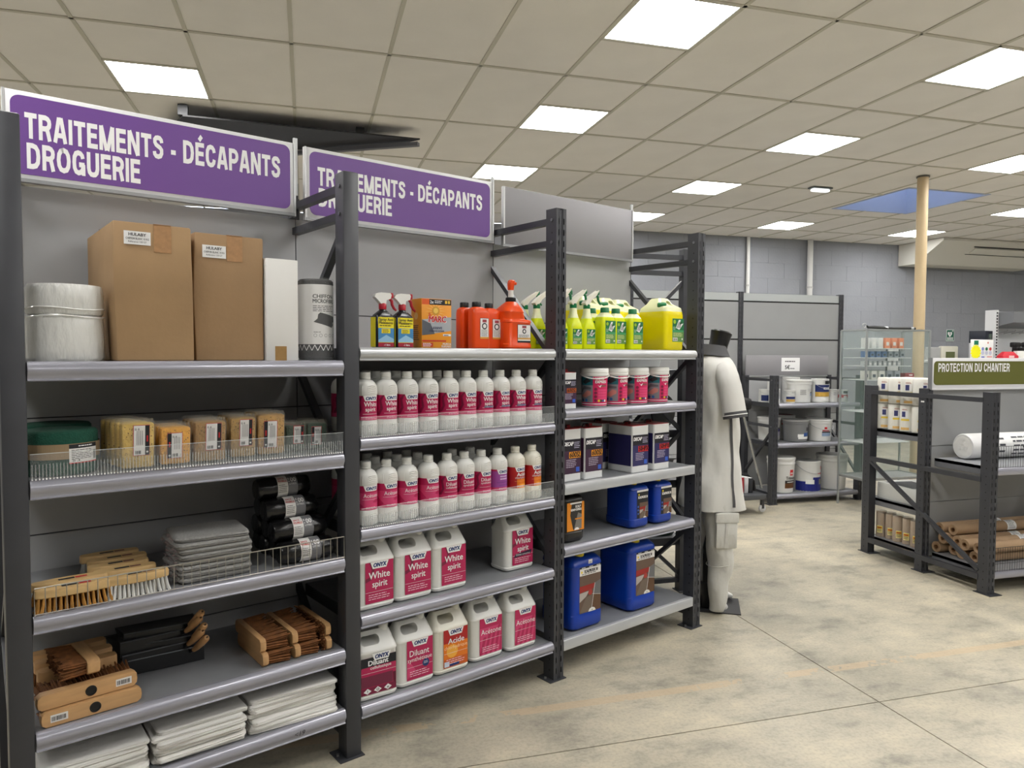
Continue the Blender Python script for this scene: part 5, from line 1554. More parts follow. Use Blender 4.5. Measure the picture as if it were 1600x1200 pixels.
blue_big('large blue jerrycan on the lowest shelf, left one with a small white sticker', 1.29, .16, True)
blue_big('large blue jerrycan on the lowest shelf, right one', 1.70, .165, False)
def blue_small():
    t = jerry(.07, .095, .225, BLUE, YC, .026)
    l = Lab(flat(-.0922), step=.0006)
    l.rect(-.026, .05, .06, .185, INK, 1); stone_art(l, -.006, .05, .06, .13, '', 2)
    l.rect(-.026, .185, .06, .196, LBLW, 2); l.text('SCALPRODE 30', .018, .152, .012, LBLW, 3, 'c', .04, width=.072); l.disc(-.012, .172, .005, YC, 3)
    for k in range(3): l.rect(-.022, .07 + k * .018, -.012, .08 + k * .018, mat((60, 90, 170), .4), 3)
    l.mb.build('label', t); return t
a = blue_small(); a.location = rk(1.655, .13, .608); a['label'] = 'small blue jerrycan with black label, left of the pair on its shelf'
dup(a, 'small blue jerrycan with black label, right of the pair on its shelf', rk(1.838, .125, .608), RA)
t = jerry(.07, .075, .228, mat((24, 22, 22), .3), BLACK, .03); t['label'] = 'black jerrycan with an orange label beside the post'; t.location = rk(1.195, .115, .608)
l = Lab(flat(-.0723), step=.0006)
OL = mat((222, 136, 26), .42)
l.rect(-.05, .055, .062, .19, OL, 1); l.poly([(-.03, .13), (-.02, .185), (.045, .185), (.045, .1), (.0, .06), (-.01, .06)], mat((40, 38, 38), .45), 2)
l.rect(-.03, .182, .045, .19, LBLW, 3); l.text('SCALP', .02, .164, .011, LBLW, 3, 'c', .04, width=.034); l.text('RENOV EXPRESS', .008, .15, .01, LBLW, 3, 'c', .04, width=.068)
l.poly([(-.005, .062), (.044, .062), (.044, .13), (.02, .14)], mat((120, 116, 110), .5), 3); l.rect(.0, .108, .044, .114, OL, 4)
l.poly([(.012 + .016 * math.cos(math.pi * k / 8), .058 + .012 * math.sin(math.pi * k / 8)) for k in range(9)], LBLW, 4)
l.mb.build('label', t)
# ================================================================== MANNEQUIN
def fold(p, k, a):
    x, y, z = p
    return (x + a * math.sin(z * 31 + y * 17 + k), y + a * math.sin(z * 23 + x * 27 + k * 2) , z)
t = thing('mannequin', 'headless mannequin in white polo shirt and white cargo trousers at the rack end', 'mannequin', (2.285, 3.70, 0), -10)
SKINW = mat((214, 214, 212), .35, name='mannequin_white')
SHIRT = mat((208, 207, 202), .85, bump=.9, bscale=9, stretch=(1, 1, .45), name='white_polo_cloth')
TROUS = mat((204, 203, 197), .8, bump=1.0, bscale=14, stretch=(1, 1, .6), name='white_work_cloth')
GTRIM = mat((78, 78, 80), .85, name='grey_trim')
# continuous body grown over a skeleton
vs = [((0, 0, .86), .09), ((0, 0, 1.1), .09), ((.0, 0, 1.36), .09), ((0, 0, 1.5), .045),
      ((.0, -.08, .78), .06), ((.01, -.08, .42), .04), ((.0, -.075, .08), .028), ((.04, -.072, .045), .024), ((.065, -.072, .025), .014),
      ((.0, .085, .78), .06), ((-.01, .11, .45), .04), ((-.005, .125, .10), .028), ((.08, .135, .05), .032), ((.15, .14, .035), .028),
      ((.182, .124, .022), .011), ((.186, .136, .021), .009), ((.184, .147, .02), .008), ((.179, .156, .019), .008), ((.172, .164, .019), .007),
      ((.01, -.13, 1.42), .045), ((.01, .13, 1.42), .045)]
ed = [(0, 1), (1, 2), (2, 3), (0, 4), (4, 5), (5, 6), (6, 7), (7, 8), (0, 9), (9, 10), (10, 11), (11, 12), (12, 13), (13, 14), (13, 15), (13, 16), (13, 17), (13, 18), (2, 19), (2, 20)]
me = D.meshes.new('body'); me.from_pydata([p for p, r_ in vs], ed, [])
o = D.objects.new('body', me); COL.objects.link(o)
o.modifiers.new('skin', 'SKIN'); sub = o.modifiers.new('sub', 'SUBSURF'); sub.levels = 2
for i, (p, r_) in enumerate(vs): me.skin_vertices[0].data[i].radius = (r_, r_)
me.skin_vertices[0].data[0].use_root = True
bpy.context.view_layer.update()
nm = D.meshes.new_from_object(o.evaluated_get(bpy.context.evaluated_depsgraph_get()))
o.modifiers.clear(); o.data = nm; nm.materials.append(SKINW)
for p in nm.polygons: p.use_smooth = True
o.parent = t
# neck with its black cap
m = MB().at(0, 0, 1.495, ry=14); m.lathe([(.062, 0), (.056, .03), (.054, .06), (.058, .11), (.062, .135), (.058, .142)], mat((20, 20, 22), .3), 26); m.build('neck_cap', t)
SEC = [(.615, -.01, .178, .185), (.66, -.01, .174, .184), (.78, -.01, .158, .178), (.92, -.01, .142, .16), (1.05, -.01, .132, .155), (1.18, -.012, .13, .16), (1.3, -.012, .13, .168), (1.38, -.012, .122, .17), (1.43, -.012, .108, .16), (1.465, -.012, .09, .13), (1.49, -.012, .074, .09), (1.512, -.012, .064, .066)]
def shirt_pt(z, a, off=0.0):
    for i in range(len(SEC) - 1):
        if SEC[i][0] <= z <= SEC[i + 1][0]:
            f = (z - SEC[i][0]) / (SEC[i + 1][0] - SEC[i][0]); A_, B_ = SEC[i], SEC[i + 1]
            cx_, rx_, ry_ = [A_[k] + (B_[k] - A_[k]) * f for k in (1, 2, 3)]
            break
    e = .8
    c, s = math.cos(a), math.sin(a)
    w = 1 + (.03 * math.sin(5 * a + z * 9) + .026 * math.sin(8 * a - z * 13) + .018 * math.sin(3 * a + z * 27) + .012 * math.sin(13 * a + z * 18)) * (1 if z < 1.4 else .3)
    return (cx_ + (rx_ * w + off) * (abs(c) ** e) * (1 if c > 0 else -1), (ry_ * w + off) * (abs(s) ** e) * (1 if s > 0 else -1), z)
m = MB(); n = 48; zs = [.615 + .0235 * k for k in range(38)] + [1.5, 1.512]
m.rings([[shirt_pt(z, 2 * math.pi * k / n) for k in range(n)] for z in zs], SHIRT, False, False)
m.rings([[shirt_pt(z, 2 * math.pi * k / n, -.004) for k in range(n)] for z in (.7, .615)], SHIRT, False, False)
sh = m.build('polo_shirt', t, 80)
m = MB(); m.rings([[shirt_pt(z, 2 * math.pi * k / n, .002) for k in range(n)] for z in (.617, .622)], SHIRT, False, False); m.build('hem', sh)
for sg in (-1, 1):
    m = MB(); vv = []; ff = []
    st = [(1.2 - .02 * k) for k in range(29)]
    for z in st:
        wd = .06 + .1 * max(0, (z - .9)) if z > .75 else .045
        for a in (sg * (math.pi / 2) - wd / 1.2 + .0, sg * (math.pi / 2) + wd / 1.2): vv.append(shirt_pt(z, a + (.25 if sg < 0 else -.25), .003))
    for k in range(len(st) - 1): ff.append((2 * k, 2 * k + 1, 2 * k + 3, 2 * k + 2))
    m.add(vv, ff, GTRIM, True); m.build('side_stripe', sh)
    P = [(-.005, sg * .125, 1.42), (.0, sg * .165, 1.385), (.008, sg * .193, 1.32), (.018, sg * .208, 1.24), (.028, sg * .22, 1.165)]
    m = MB(); m.tube(P, .08, SHIRT, 22, rs=[.055, .062, .062, .062, .064], caps=False); m.v = [fold(p, 3, .003) for p in m.v]; m.build('sleeve', sh, 80)
    m = MB(); Q = [(.026, sg * .2175, 1.182), (.028, sg * .22, 1.165), (.03, sg * .2225, 1.148)]
    m.tube(Q, .083, GTRIM, 22, rs=[.0645, .0655, .066], caps=False); m.tube([Q[2], Q[1]], .08, mat((30, 30, 31), .9), 22, rs=[.061, .057])  # dark plug paints the shade inside the hollow sleeve
    m.build('sleeve_trim', sh)
    m = MB(); c = Vector(Q[1]); q = []
    d_ = (Vector(Q[2]) - Vector(Q[0])).normalized(); u_ = d_.cross(Vector((1, 0, 0))).normalized(); w_ = d_.cross(u_)
    m.tube([tuple(c + u_ *   .0662 * math.cos(k * math.pi / 12) + w_ *  .0662 * math.sin(k * math.pi / 12)) for k in range(24)], .0025, WHITE, 5, closed=True); m.build('trim_line', sh)
m = MB(); rings = []
for z, rx_, ry_ in ((1.5, .06, .063), (1.548, .061, .065), (1.552, .067, .072), (1.53, .075, .082), (1.505, .084, .096), (1.49, .089, .108)):
    rings.append([(-.012 + rx_ * math.cos(a), ry_ * math.sin(a), z - .008 * math.cos(a)) for a in [2 * math.pi * k / 32 for k in range(32)]])
m.rings(rings, GTRIM, False, False); m.build('collar', sh, 70)
# trousers: waist and two legs in one piece each
tr = thing('work_trousers', 'x', 'trousers', (0, 0, 0)); 
D.objects.remove(tr)
def leg(P, rs, name):
    m = MB(); pts = []; rr = []
    for i in range(len(P) - 1):
        for q in range(4):
            f = q / 4; pts.append(tuple(Vector(P[i]).lerp(Vector(P[i + 1]), f))); rr.append(rs[i] + (rs[i + 1] - rs[i]) * f)
    pts.append(P[-1]); rr.append(rs[-1])
    m.tube(pts, .1, TROUS, 24, rs=rr, caps=True); m.v = [fold(fold(p, 1, .007), 5, .004) for p in m.v]
    return m
lr = leg([(.0, -.075, .8), (.0, -.08, .68), (.004, -.082, .52), (.014, -.08, .36), (.012, -.078, .24), (.002, -.075, .1), (.0, -.074, .02)], [.08, .088, .088, .074, .068, .053, .04], 'r').build('trouser_leg', t, 80)
ll = leg([(.0, .08, .8), (.0, .085, .68), (-.005, .1, .52), (-.01, .112, .4), (-.008, .12, .26), (-.004, .124, .16)], [.08, .088, .088, .076, .066, .056], 'l').build('trouser_leg', t, 80)
m = MB(); m.loft([(.6, 0, 0, .105, .15, .09), (.7, 0, 0, .112, .155, .1), (.84, 0, 0, .105, .145, .09)], TROUS, 6); m.build('trouser_seat', t)
m = MB().at(.01, -.168, .405, rz=-3, rx=3); m.box(-.06, -.008, 0, .06, .02, .185, TROUS, .006); m.box(-.066, -.013, .15, .066, .014, .205, TROUS, .005); m.box(-.01, -.011, .004, .01, -.008, .15, TROUS, .002)
jitter(m, .0012, 4); m.build('cargo_pocket', lr)
m = MB(); m.tube([(.013 + .077 * math.cos(a), -.079 + .077 * math.sin(a), .30 + .012 * math.cos(a)) for a in [2 * math.pi * k / 24 for k in range(24)]], .0022, TROUS, 5, closed=True); m.build('knee_seam', lr)
m = MB(); m.tube([(-.03, .025, .006), (-.03, .025, .36), (-.01, .0, .5)], .02, mat((20, 20, 22), .4), 12); m.box(-.06, .0, .006, .01, .05, .16, mat((20, 20, 22), .4), .01); m.build('stand_post', t)
# plate in world orientation
e1 = Vector((-.866, .5, 0)); e2 = Vector((.5, .866, 0)); C = Vector((2.39, 3.56, 0))
inv = (Matrix.Translation((2.285, 3.70, 0)) @ Matrix.Rotation(R(-10), 4, 'Z')).inverted()
q = [inv @ (C + e1 * a + e2 * b_ ) for a, b_ in ((0, 0), (.37, 0), (.37, .28), (0, .28))]
m = MB(); m.prism([(p.x, p.y) for p in q][::-1], 0, .006, mat((34, 34, 37), .4), 'xy'); m.build('base_plate', t)

# ================================================================== RACK BEHIND THE MANNEQUIN (faces the right-hand aisle)
rb = thing('shelving_rack', 'dark shelving rack behind the mannequin, seen end-on through the last bay', 'shelving', (2.325, 4.03, 0), 90)
upright_frame(rb, 0.0, zig=1); upright_frame(rb, 1.028, zig=1)
for z in (1.40, 1.02, .70, .33):
    shelf(rb, .063, 1.02, z)
for z0, z1 in ((.1, .877), (.877, 1.5)): MB().box(.03, .515, z0 + .002, 1.05, .522, z1 - .002, PANEL_GREY).build('back_panel', rb)
def rbk(s, d, z): return Vector((2.325 - d, 4.03 + s, z))
GB = mat((14, 48, 36), .45, bump=.4, bscale=30, name='dark_green_nylon')
for k, (s, d, a) in enumerate(((.16, .2, 0), (.3, .22, 6), (.46, .2, -5))):
    q = thing('tool_bag', 'dark green bag on the low shelf behind the blue jerrycans, ' + ('nearest', 'middle', 'farthest')[k], 'bag', rbk(s, d, .332), 90 + a, 'dark green bags')
    m = MB(); m.loft([(0, 0, 0, .055, .15, .04), (.02, 0, 0, .065, .16, .05), (.12, 0, 0, .055, .14, .045), (.19, .01, 0, .03, .1, .028), (.2, .012, 0, .015, .07, .014)], GB, 5); m.build('bag_body', q)
    m = MB(); m.tube([(0, -.08, .17), (0, -.05, .22), (0, .05, .22), (0, .08, .17)], .008, BLACK, 6); m.build('strap', q)
    m = MB(); m.box(-.067, -.02, .05, -.06, .06, .1, BLACK, .003); m.build('side_pocket', q)
q = thing('cable_reel', 'black cable reel with bright rim on the shelf behind the wipes buckets', 'reel', rbk(.2, .14, 1.021), 20)
m = MB().at(0, 0, .11, rx=90); m.lathe([(.035, -.06), (.11, -.06), (.11, -.05), (.06, -.048), (.06, .048), (.11, .05), (.11, .06), (.035, .06)], BLACK, 28); m.build('drum', q)
m = MB().at(0, 0, .11, rx=90); m.lathe([(.062, -.046), (.1, -.046), (.1, .046), (.062, .046)], mat((150, 152, 156), .3, .8), 28); m.build('wound_cable', q)
q = thing('grey_crate', 'pale grey plastic crate on the shelf behind the wipes buckets', 'crate', rbk(.42, .2, 1.402), 90)
m = MB(); m.loft([(0, 0, 0, .12, .13, .02), (.1, 0, 0, .14, .15, .02), (.1, 0, 0, .15, .16, .02), (.115, 0, 0, .15, .16, .02)], mat((176, 178, 178), .5), 3); m.build('crate_body', q)
m = MB(); m.box(-.05, -.165, .06, .05, -.14, .08, BLACK, .004); m.build('grip', q)
q = thing('paint_tray', 'grey plastic box on the shelf behind the blue stripper tins', 'box', rbk(.25, .18, .702), 90)
m = MB(); m.loft([(0, 0, 0, .13, .1, .015), (.12, 0, 0, .15, .12, .015), (.125, 0, 0, .155, .125, .015)], mat((120, 122, 124), .5), 3); m.build('tray', q)
m = MB(); m.box(-.16, -.13, .125, .16, .13, .135, mat((140, 142, 144), .5), .004); m.build('lid', q)

# ================================================================== TALL GREY SHELVING WITH BLANK PANELS
TX = [1.89, 3.17, 4.45, 5.725]
tg = thing('tall_shelving', 'tall shelving back with blank grey panels and dark uprights before the back wall', 'shelving', (0, 6.72, 0))
for x in TX:
    post_mesh(2.165, .055, .06, True, False).build('upright_post', tg, loc=(x - .03, 0, 0))
    post_mesh(2.165, .055, .06, True, False).build('upright_post', tg, loc=(x - .03, .5, 0))
    for z in (2.1, 2.0): MB().bar((x, .05, z), (x, .51, z), .03, .028, ANTH).build('cross_rail', tg)
    MB().bar((x, .05, 1.95), (x, .51, 1.5), .022, .026, ANTH, (1, 0, 0)).build('diagonal_brace', tg)
PL = mat((164, 168, 168), .45, name='pale_grey_panel')
for a, b_ in zip(TX[:-1], TX[1:]):
    for z0, z1, mm in ((.1, .45, PANEL_GREY), (.45, .85, PANEL_GREY), (.85, 1.25, TALL_GREY), (1.25, 1.655, TALL_GREY), (1.665, 2.06, TALL_GREY), (2.07, 2.155, PL)):
        MB().box(a + .028, .012, z0 + .003, b_ - .028, .02, z1 - .003, mm).build('back_panel', tg)
    MB().box(a + .028, .022, .1, b_ - .028, .026, 2.12, RECESS_SHADE).build('light_stop_sheet', tg)  # added behind the panels so their gaps let no light through

# ================================================================== PAINT RACK
PRX, PRY = 4.44, 6.13
pr_ = thing('shelving_rack', 'low dark shelving rack holding paint buckets and tins', 'shelving', (PRX, PRY, 0))
upright_frame(pr_, 0.0, h=1.29, tops=(1.245, .78), depth=.55); upright_frame(pr_, 1.035, h=1.29, tops=(1.245, .78), depth=.55, zig=-1)
for z in (1.01, .612, .1): shelf(pr_, .063, 1.032, z, .5, .042)
for z0, z1 in ((.1, .5), (.5, .9), (.9, 1.27)): MB().box(.03, .515, z0 + .002, 1.06, .522, z1 - .002, PANEL_GREY).build('back_panel', pr_)
q = thing('price_board', 'grey board standing on the paint rack with a white price notice', 'sign', (PRX + .02, PRY + .505, 1.275))
MB().box(0, 0, 0, 1.03, .012, .215, mat((136, 134, 138), .5), .002).build('board', q)
MB().box(0, -.006, -.012, 1.03, .016, 0, mat((170, 172, 172), .4, .4)).build('bottom_rail', q)
l = Lab(flat(0), step=.0012); l.rect(.435, .045, .665, .19, WHITE_P, 1); l.lines(.48, .63, .145, 1, .01, .011, mat((70, 70, 74), .6), 2); l.text('5€', .48, .068, .04, INK, 2, bold=.025, width=.06); l.lines(.545, .62, .068, 1, .01, .012, mat((120, 120, 124), .6), 2)
l.mb.build('price_notice', q)

def tin(r_, h, bands, lab, x, y, z, cat='tin', handle=True, taper=0.0, lidm=None, body=None, group='paint tins and buckets', rot=0):
    q = thing('paint_bucket' if taper else 'paint_tin', lab, cat, (x, y, z), rot, group)
    bm_ = body or mat((214, 214, 212), .35)
    rb_ = r_ * (1 - taper)
    if taper:
        MB().lathe([(rb_ * .94, 0), (rb_, .004), (r_ * .985, h * .8), (r_ * 1.02, h * .81), (r_ * 1.02, h * .86), (r_, h * .865), (r_, h * .93)], bm_, 28).build('bucket_body', q)
        MB().lathe([(r_ * 1.03, h * .92), (r_ * 1.045, h * .93), (r_ * 1.045, h * .985), (r_ * 1.01, h), (r_ * .9, h * .99)], lidm or bm_, 28).build('lid', q)
    else:
        MB().lathe([(r_ * .98, 0), (r_, .003), (r_, h * .03), (r_ * .985, h * .05), (r_ * .985, h * .94), (r_, h * .96), (r_, h * .985), (r_ * .96, h)], bm_, 28).build('tin_body', q)
        MB().lathe([(r_ * .82, h * .985), (r_ * .82, h * 1.0), (r_ * .7, h * 1.004)], lidm or mat((190, 192, 194), .3, .7), 24).build('lid', q)
    if handle:
        m = MB(); k_ = .82 if taper else .9
        m.tube([(r_ * 1.06 * math.cos(a), -abs(r_ * 1.06 * math.sin(a)) , h * k_ - h * .3 * abs(math.sin(a))) for a in [math.pi * k / 14 for k in range(15)]], r_ * .02, mat((170, 172, 176), .3, .8), 5); m.build('handle', q)
    def mp(u, v, hh):
        rad = (rb_ + (r_ * .985 - rb_) * (v / (h * .8))) if taper else r_ * .987
        a_ = u / r_
        return ((rad + .0012 + hh) * math.sin(a_), -(rad + .0012 + hh) * math.cos(a_), v)
    l = Lab(mp, seg=r_ * .2, step=.0008)
    for b_ in bands:
        if b_[0] == 'r': l.rect(b_[1] * r_, b_[2] * h, b_[3] * r_, b_[4] * h, mat(b_[5], .45), b_[6] if len(b_) > 6 else 1)
        elif b_[0] == 't': l.text(b_[1], b_[2] * r_, b_[3] * h, b_[4] * h, mat(b_[6], .45), 3, 'c', .03, width=b_[5] * r_)
        elif b_[0] == 'l': l.lines(b_[1] * r_, b_[3] * r_, b_[2] * h, b_[4], h * .04, h * .015, mat((110, 110, 114), .6), 2)
    l.mb.build('label', q)
    return q
RD = (206, 30, 40); NB = (24, 40, 96); DK_ = (40, 40, 44); LB = (110, 150, 200); W_ = (232, 232, 230); GO = (196, 156, 70)
zt = 1.012
tin(.062, .13, [('r', -1.2, .1, .6, .55, NB), ('r', .1, .1, .7, .3, W_, 2)], 'small paint tin with navy label at the left end of the top shelf', 4.545, 6.42, zt)
tin(.055, .14, [('r', -1.2, .3, 1.2, .75, (180, 182, 186)), ('l', -.2, .6, .6, 4)], 'small pale paint tin behind the left post', 4.565, 6.29, zt)
tin(.045, .24, [('r', -1, .55, 1, .75, (230, 200, 40)), ('r', -1, .78, 1, .86, (120, 30, 40))], 'tall slim tin with yellow band at the back left', 4.68, 6.5, zt, handle=False)
tin(.055, .128, [('r', -1.2, .3, 1.2, .5, NB), ('r', -1.2, .1, 1.2, .27, GO), ('l', -.2, .85, .6, 3)], 'small tin with navy and gold bands next to the large white bucket', 4.705, 6.24, zt)
tin(.12, .23, [('r', .1, .5, .55, .62, (200, 200, 200)), ('l', -.55, .55, .0, 6), ('r', .5, .3, .95, .44, LB), ('r', .5, .42, .95, .47, DK_, 2), ('r', .72, .52, .85, .62, RD)], 'large white bucket on the top shelf of the paint rack', 4.865, 6.30, zt, 'bucket', False, .08)
tin(.09, .25, [('l', -.3, .8, .5, 3)], 'large tin standing behind the white bucket', 4.94, 6.53, zt)
tin(.088, .24, [('r', -1.2, .45, 1.2, .75, NB), ('r', -1.2, .25, 1.2, .44, GO), ('r', -.3, .06, .5, .2, W_, 2), ('t', 'VELOURS', .15, .55, .09, .9, W_), ('r', -.1, .78, .7, .92, DK_)], 'tall tin with navy and gold bands on the top shelf', 5.09, 6.265, zt)
tin(.055, .13, [('l', -.4, .75, .3, 6)], 'plain white small tin right of the navy tin', 5.235, 6.26, zt)
tin(.062, .125, [('r', -1.2, .35, 1.2, .6, (176, 24, 48)), ('r', -.3, .2, .3, .5, W_, 2), ('r', -.4, .7, .5, .9, DK_)], 'small tin with red band at the right end of the top shelf', 5.36, 6.27, zt)
zt = .614
tin(.115, .24, [('r', -.2, .38, .6, .5, (70, 66, 120)), ('r', -.3, .2, .7, .37, (190, 186, 200)), ('r', -.1, .5, .5, .55, DK_)], 'white bucket with violet label behind the left post', 4.632, 6.46, zt, 'bucket', False, .1)
tin(.125, .225, [('r', -.45, .22, .1, .36, W_), ('r', .1, .27, .9, .42, (40, 80, 150)), ('r', -.4, .14, .9, .24, W_), ('r', .35, .5, .8, .66, DK_)], 'grey bucket with a blue and white label on the middle shelf', 4.815, 6.28, zt, 'bucket', False, .1, body=mat((120, 121, 123), .4), lidm=mat((150, 150, 150), .4))
tin(.1, .25, [('r', -1, .6, 1, .8, RD)], 'tin with dark red lid behind the grey bucket', 4.88, 6.53, zt, lidm=mat((120, 24, 32), .4))
tin(.125, .225, [('r', -.25, .56, -.02, .66, RD), ('r', -.42, .47, .22, .52, (190, 60, 70)), ('r', -.45, .4, .4, .45, DK_), ('r', -.45, .24, .4, .39, (140, 160, 190)), ('l', .5, .55, .85, 7)], 'white bucket with a red emblem on the middle shelf', 5.10, 6.275, zt, 'bucket', True, .1)
tin(.1, .22, [('r', -1, .3, 1, .6, DK_)], 'dark labelled tin behind the white bucket on the middle shelf', 5.22, 6.5, zt)
zt = .102
tin(.135, .36, [('r', .1, .5, .45, .66, RD), ('t', 'm', .275, .535, .07, .22, W_), ('t', 'Trimetal', .25, .39, .085, .95, DK_), ('r', -.3, .14, .8, .34, (96, 56, 20)), ('r', -.3, .28, .8, .36, DK_, 2), ('r', -.12, .305, .62, .325, W_, 3)], 'tall white bucket with red emblem and brown label on the bottom shelf', 4.655, 6.285, zt, 'bucket', False, .12)
tin(.132, .31, [('r', -1.6, .02, 1.6, .34, (16, 30, 120)), ('r', -.2, .3, 1.6, .48, (16, 30, 120)), ('r', .35, .24, .85, .42, (150, 150, 90)), ('r', -.75, .26, -.1, .4, W_, 2), ('r', .22, .58, .88, .62, RD), ('r', .6, .72, .78, .83, RD)], 'round paint drum with blue lower half on the bottom shelf', 4.97, 6.285, zt, 'bucket', True, 0.0)
tin(.15, .36, [], 'plain white bucket without a label on the bottom shelf', 5.305, 6.32, zt, 'bucket', False, .12)

# ================================================================== STAND BY THE MANNEQUIN
q = thing('display_stand', 'black wheeled stand with a slanting silver pole beside the mannequin', 'stand', (3.98, 5.93, 0))
m = MB(); m.tube([(-.06, -.03, 1.03), (.18, -.03, .23)], .014, mat((170, 172, 174), .25, .9), 10); m.build('silver_pole', q)
m = MB(); m.box(-.14, -.08, .98, .03, .03, 1.09, BLACK, .02); m.build('pole_head', q)
m = MB(); m.tube([(-.28, .05, .37), (-.1, .05, .37), (.06, .05, .35), (.14, .05, .28), (.16, .05, .16)], .018, BLACK, 8); m.tube([(-.14, .1, 1.2), (-.14, .1, .1)], .016, BLACK, 8); m.build('tube_frame', q)
m = MB(); m.box(-.4, -.14, .14, .16, .16, .19, mat((74, 76, 80), .4), .006); m.build('tray', q)
m = MB(); m.box(-.3, .1, .19, -.28, .12, 1.2, BLACK); m.build('mast', q)
for x in (.14, -.36):
    m = MB().at(x, -.1, .05, rx=90); m.lathe([(.028, -.012), (.034, -.009), (.034, .009), (.028, .012)], mat((200, 200, 202), .3), 16); m.build('caster', q)
    m = MB(); m.box(x - .012, -.118, .05, x + .012, -.082, .14, mat((60, 60, 64), .4)); m.build('caster_fork', q)
for k, (c, h) in enumerate((((170, 24, 34), .17), ((40, 40, 44), .16), ((150, 30, 40), .15), ((200, 200, 202), .15), ((40, 42, 46), .14))):
    b_ = thing('sample_book', 'colour sample book on the wheeled stand, ' + nth(k, 5), 'book', (3.82 + k * .048, 5.88, .191), 4, 'sample books on the stand')
    MB().box(0, 0, 0, .04, .12, h, mat(c, .5), .002).build('cover', b_)
    MB().box(.003, .003, h, .037, .12, h + .001, WHITE_P).build('pages', b_)
q = [o_ for o_ in D.objects if o_.name == 'display_stand'][0]
MB().box(-.13, .07, 1.14, -.06, .08, 1.2, mat((214, 60, 110), .5), .004).build('pink_tag', q)

# ================================================================== GLASS SHOWCASE
GX0, GX1, GY0, GY1, GZ0, GZ1 = 5.62, 6.42, 5.38, 5.78, .3, 1.74
GX0, GX1, GY0, GY1 = 5.15, 5.90, 5.70, 6.04
q = thing('glass_showcase', 'glass showcase with small boxes on its shelves behind the gondola', 'showcase', (GX0, GY0, 0))
w, dp = GX1 - GX0, GY1 - GY0
for (a, b_, c, d) in ((0, 0, w, .006), (0, dp - .006, w, dp), (0, .006, .006, dp - .006), (w - .006, .006, w, dp - .006)):
    MB().box(a, b_, GZ0, c, d, GZ1, GLASS).build('glass_pane', q)
MB().box(0, 0, GZ1, w, dp, GZ1 + .008, GLASS).build('glass_top', q)
ALU = mat((176, 180, 180), .35, .6)
for (x, y) in ((0, 0), (w, 0), (0, dp), (w, dp)):
    MB().box(x - .008, y - .008, 0, x + .008, y + .008, GZ1, ALU).build('leg', q)
for z in (GZ0, GZ1):
    m = MB()
    for (a, b_, c, d) in ((0, -.006, w, .004), (0, dp - .004, w, dp + .006), (-.006, 0, .004, dp), (w - .004, 0, w + .006, dp)): m.box(a, b_, z - .006, c, d, z + .008, ALU)
    m.build('frame_rail', q)
MB().box(0, 0, GZ0 - .02, w, dp, GZ0, mat((150, 152, 152), .5)).build('base', q)
SZ = (1.565, 1.475, 1.395, 1.26, .95, .65)
for z in SZ:
    MB().box(.012, .02, z - .008, w - .2, dp - .02, z, mat((206, 210, 210), .3)).build('glass_shelf', q)
rnd = random.Random(9)
kk = 0
for zi, z in enumerate((1.565, 1.475, 1.395, 1.26)):
    x = .03
    while x < w - .28:
        bw = (.07, .06, .045, .08)[zi]; bh = (.1, .06, .045, .085)[zi]
        c = ((214, 216, 214), (92, 120, 166), (190, 194, 196), (206, 206, 200))[zi] if x < .25 else ((214, 130, 90), (150, 158, 166), (196, 198, 200), (150, 154, 160))[zi]
        b_ = thing('boxed_fitting', 'small boxed article in the glass showcase, %s shelf, %s from the left' % (('top', 'second', 'third', 'fourth')[zi], ORD[kk % 12]), 'box', (GX0 + x, GY0 + .06, z), 0, 'boxed articles in the showcase')
        MB().box(0, 0, 0, bw * .8, .05, bh, mat(c, .5), .002).build('carton', b_)
        MB().box(bw * .15, -.001, bh * .25, bw * .6, 0, bh * .6, mat((60, 70, 80) if zi % 2 else (226, 226, 222), .5)).build('print', b_)
        x += bw + .012; kk += 1
    kk = 0
b_ = thing('notice_board', 'framed white notice standing inside the glass showcase', 'notice', (GX0 + .53, GY1 - .03, 1.3), 0)
MB().box(0, 0, 0, .16, .012, .36, mat((70, 74, 76), .4)).build('frame', b_)
MB().box(.012, -.002, .015, .145, 0, .32, mat((214, 216, 216), .6, var=.12, scale=40)).build('paper', b_)
b_ = thing('red_box', 'small dark red box inside the glass showcase', 'box', (GX0 + .56, GY0 + .1, 1.27), 0)
MB().box(0, 0, 0, .11, .06, .05, mat((150, 30, 46), .5), .002).build('carton', b_)
MB().box(.05, -.001, .025, .09, 0, .035, WHITE_P).build('print', b_)
MB().box(-.03, -.03, -.012, .16, .09, 0, mat((206, 210, 210), .3)).build('stand', b_)
b_ = thing('torque_wrench', 'long black handled tool lying on top of the glass showcase', 'tool', (GX0 + .08, GY0 + .1, GZ1 + .009), -4)
m = MB(); m.tube([(.0, 0, .035), (.02, 0, .02), (.09, 0, .02), (.19, 0, .016), (.3, 0, .013), (.55, 0, .012)], .012, BLACK, 8, rs=[.008, .014, .016, .014, .01, .012]); m.build('grip', b_)
m = MB(); m.tube([(.02 * math.cos(a) - .02, 0, .035 + .02 * math.sin(a)) for a in [2 * math.pi * k / 14 for k in range(14)]], .005, mat((180, 182, 184), .3, .8), 6, closed=True); m.build('hook', b_)
m = MB(); m.tube([(.16, 0, .017), (.24, 0, .016)], .013, mat((200, 202, 204), .3, .7), 8); m.build('ferrule', b_); MB().tube([(.5, 0, .012), (.53, 0, .012)], .014, mat((200, 202, 204), .3, .7), 8).build('ferrule', b_)

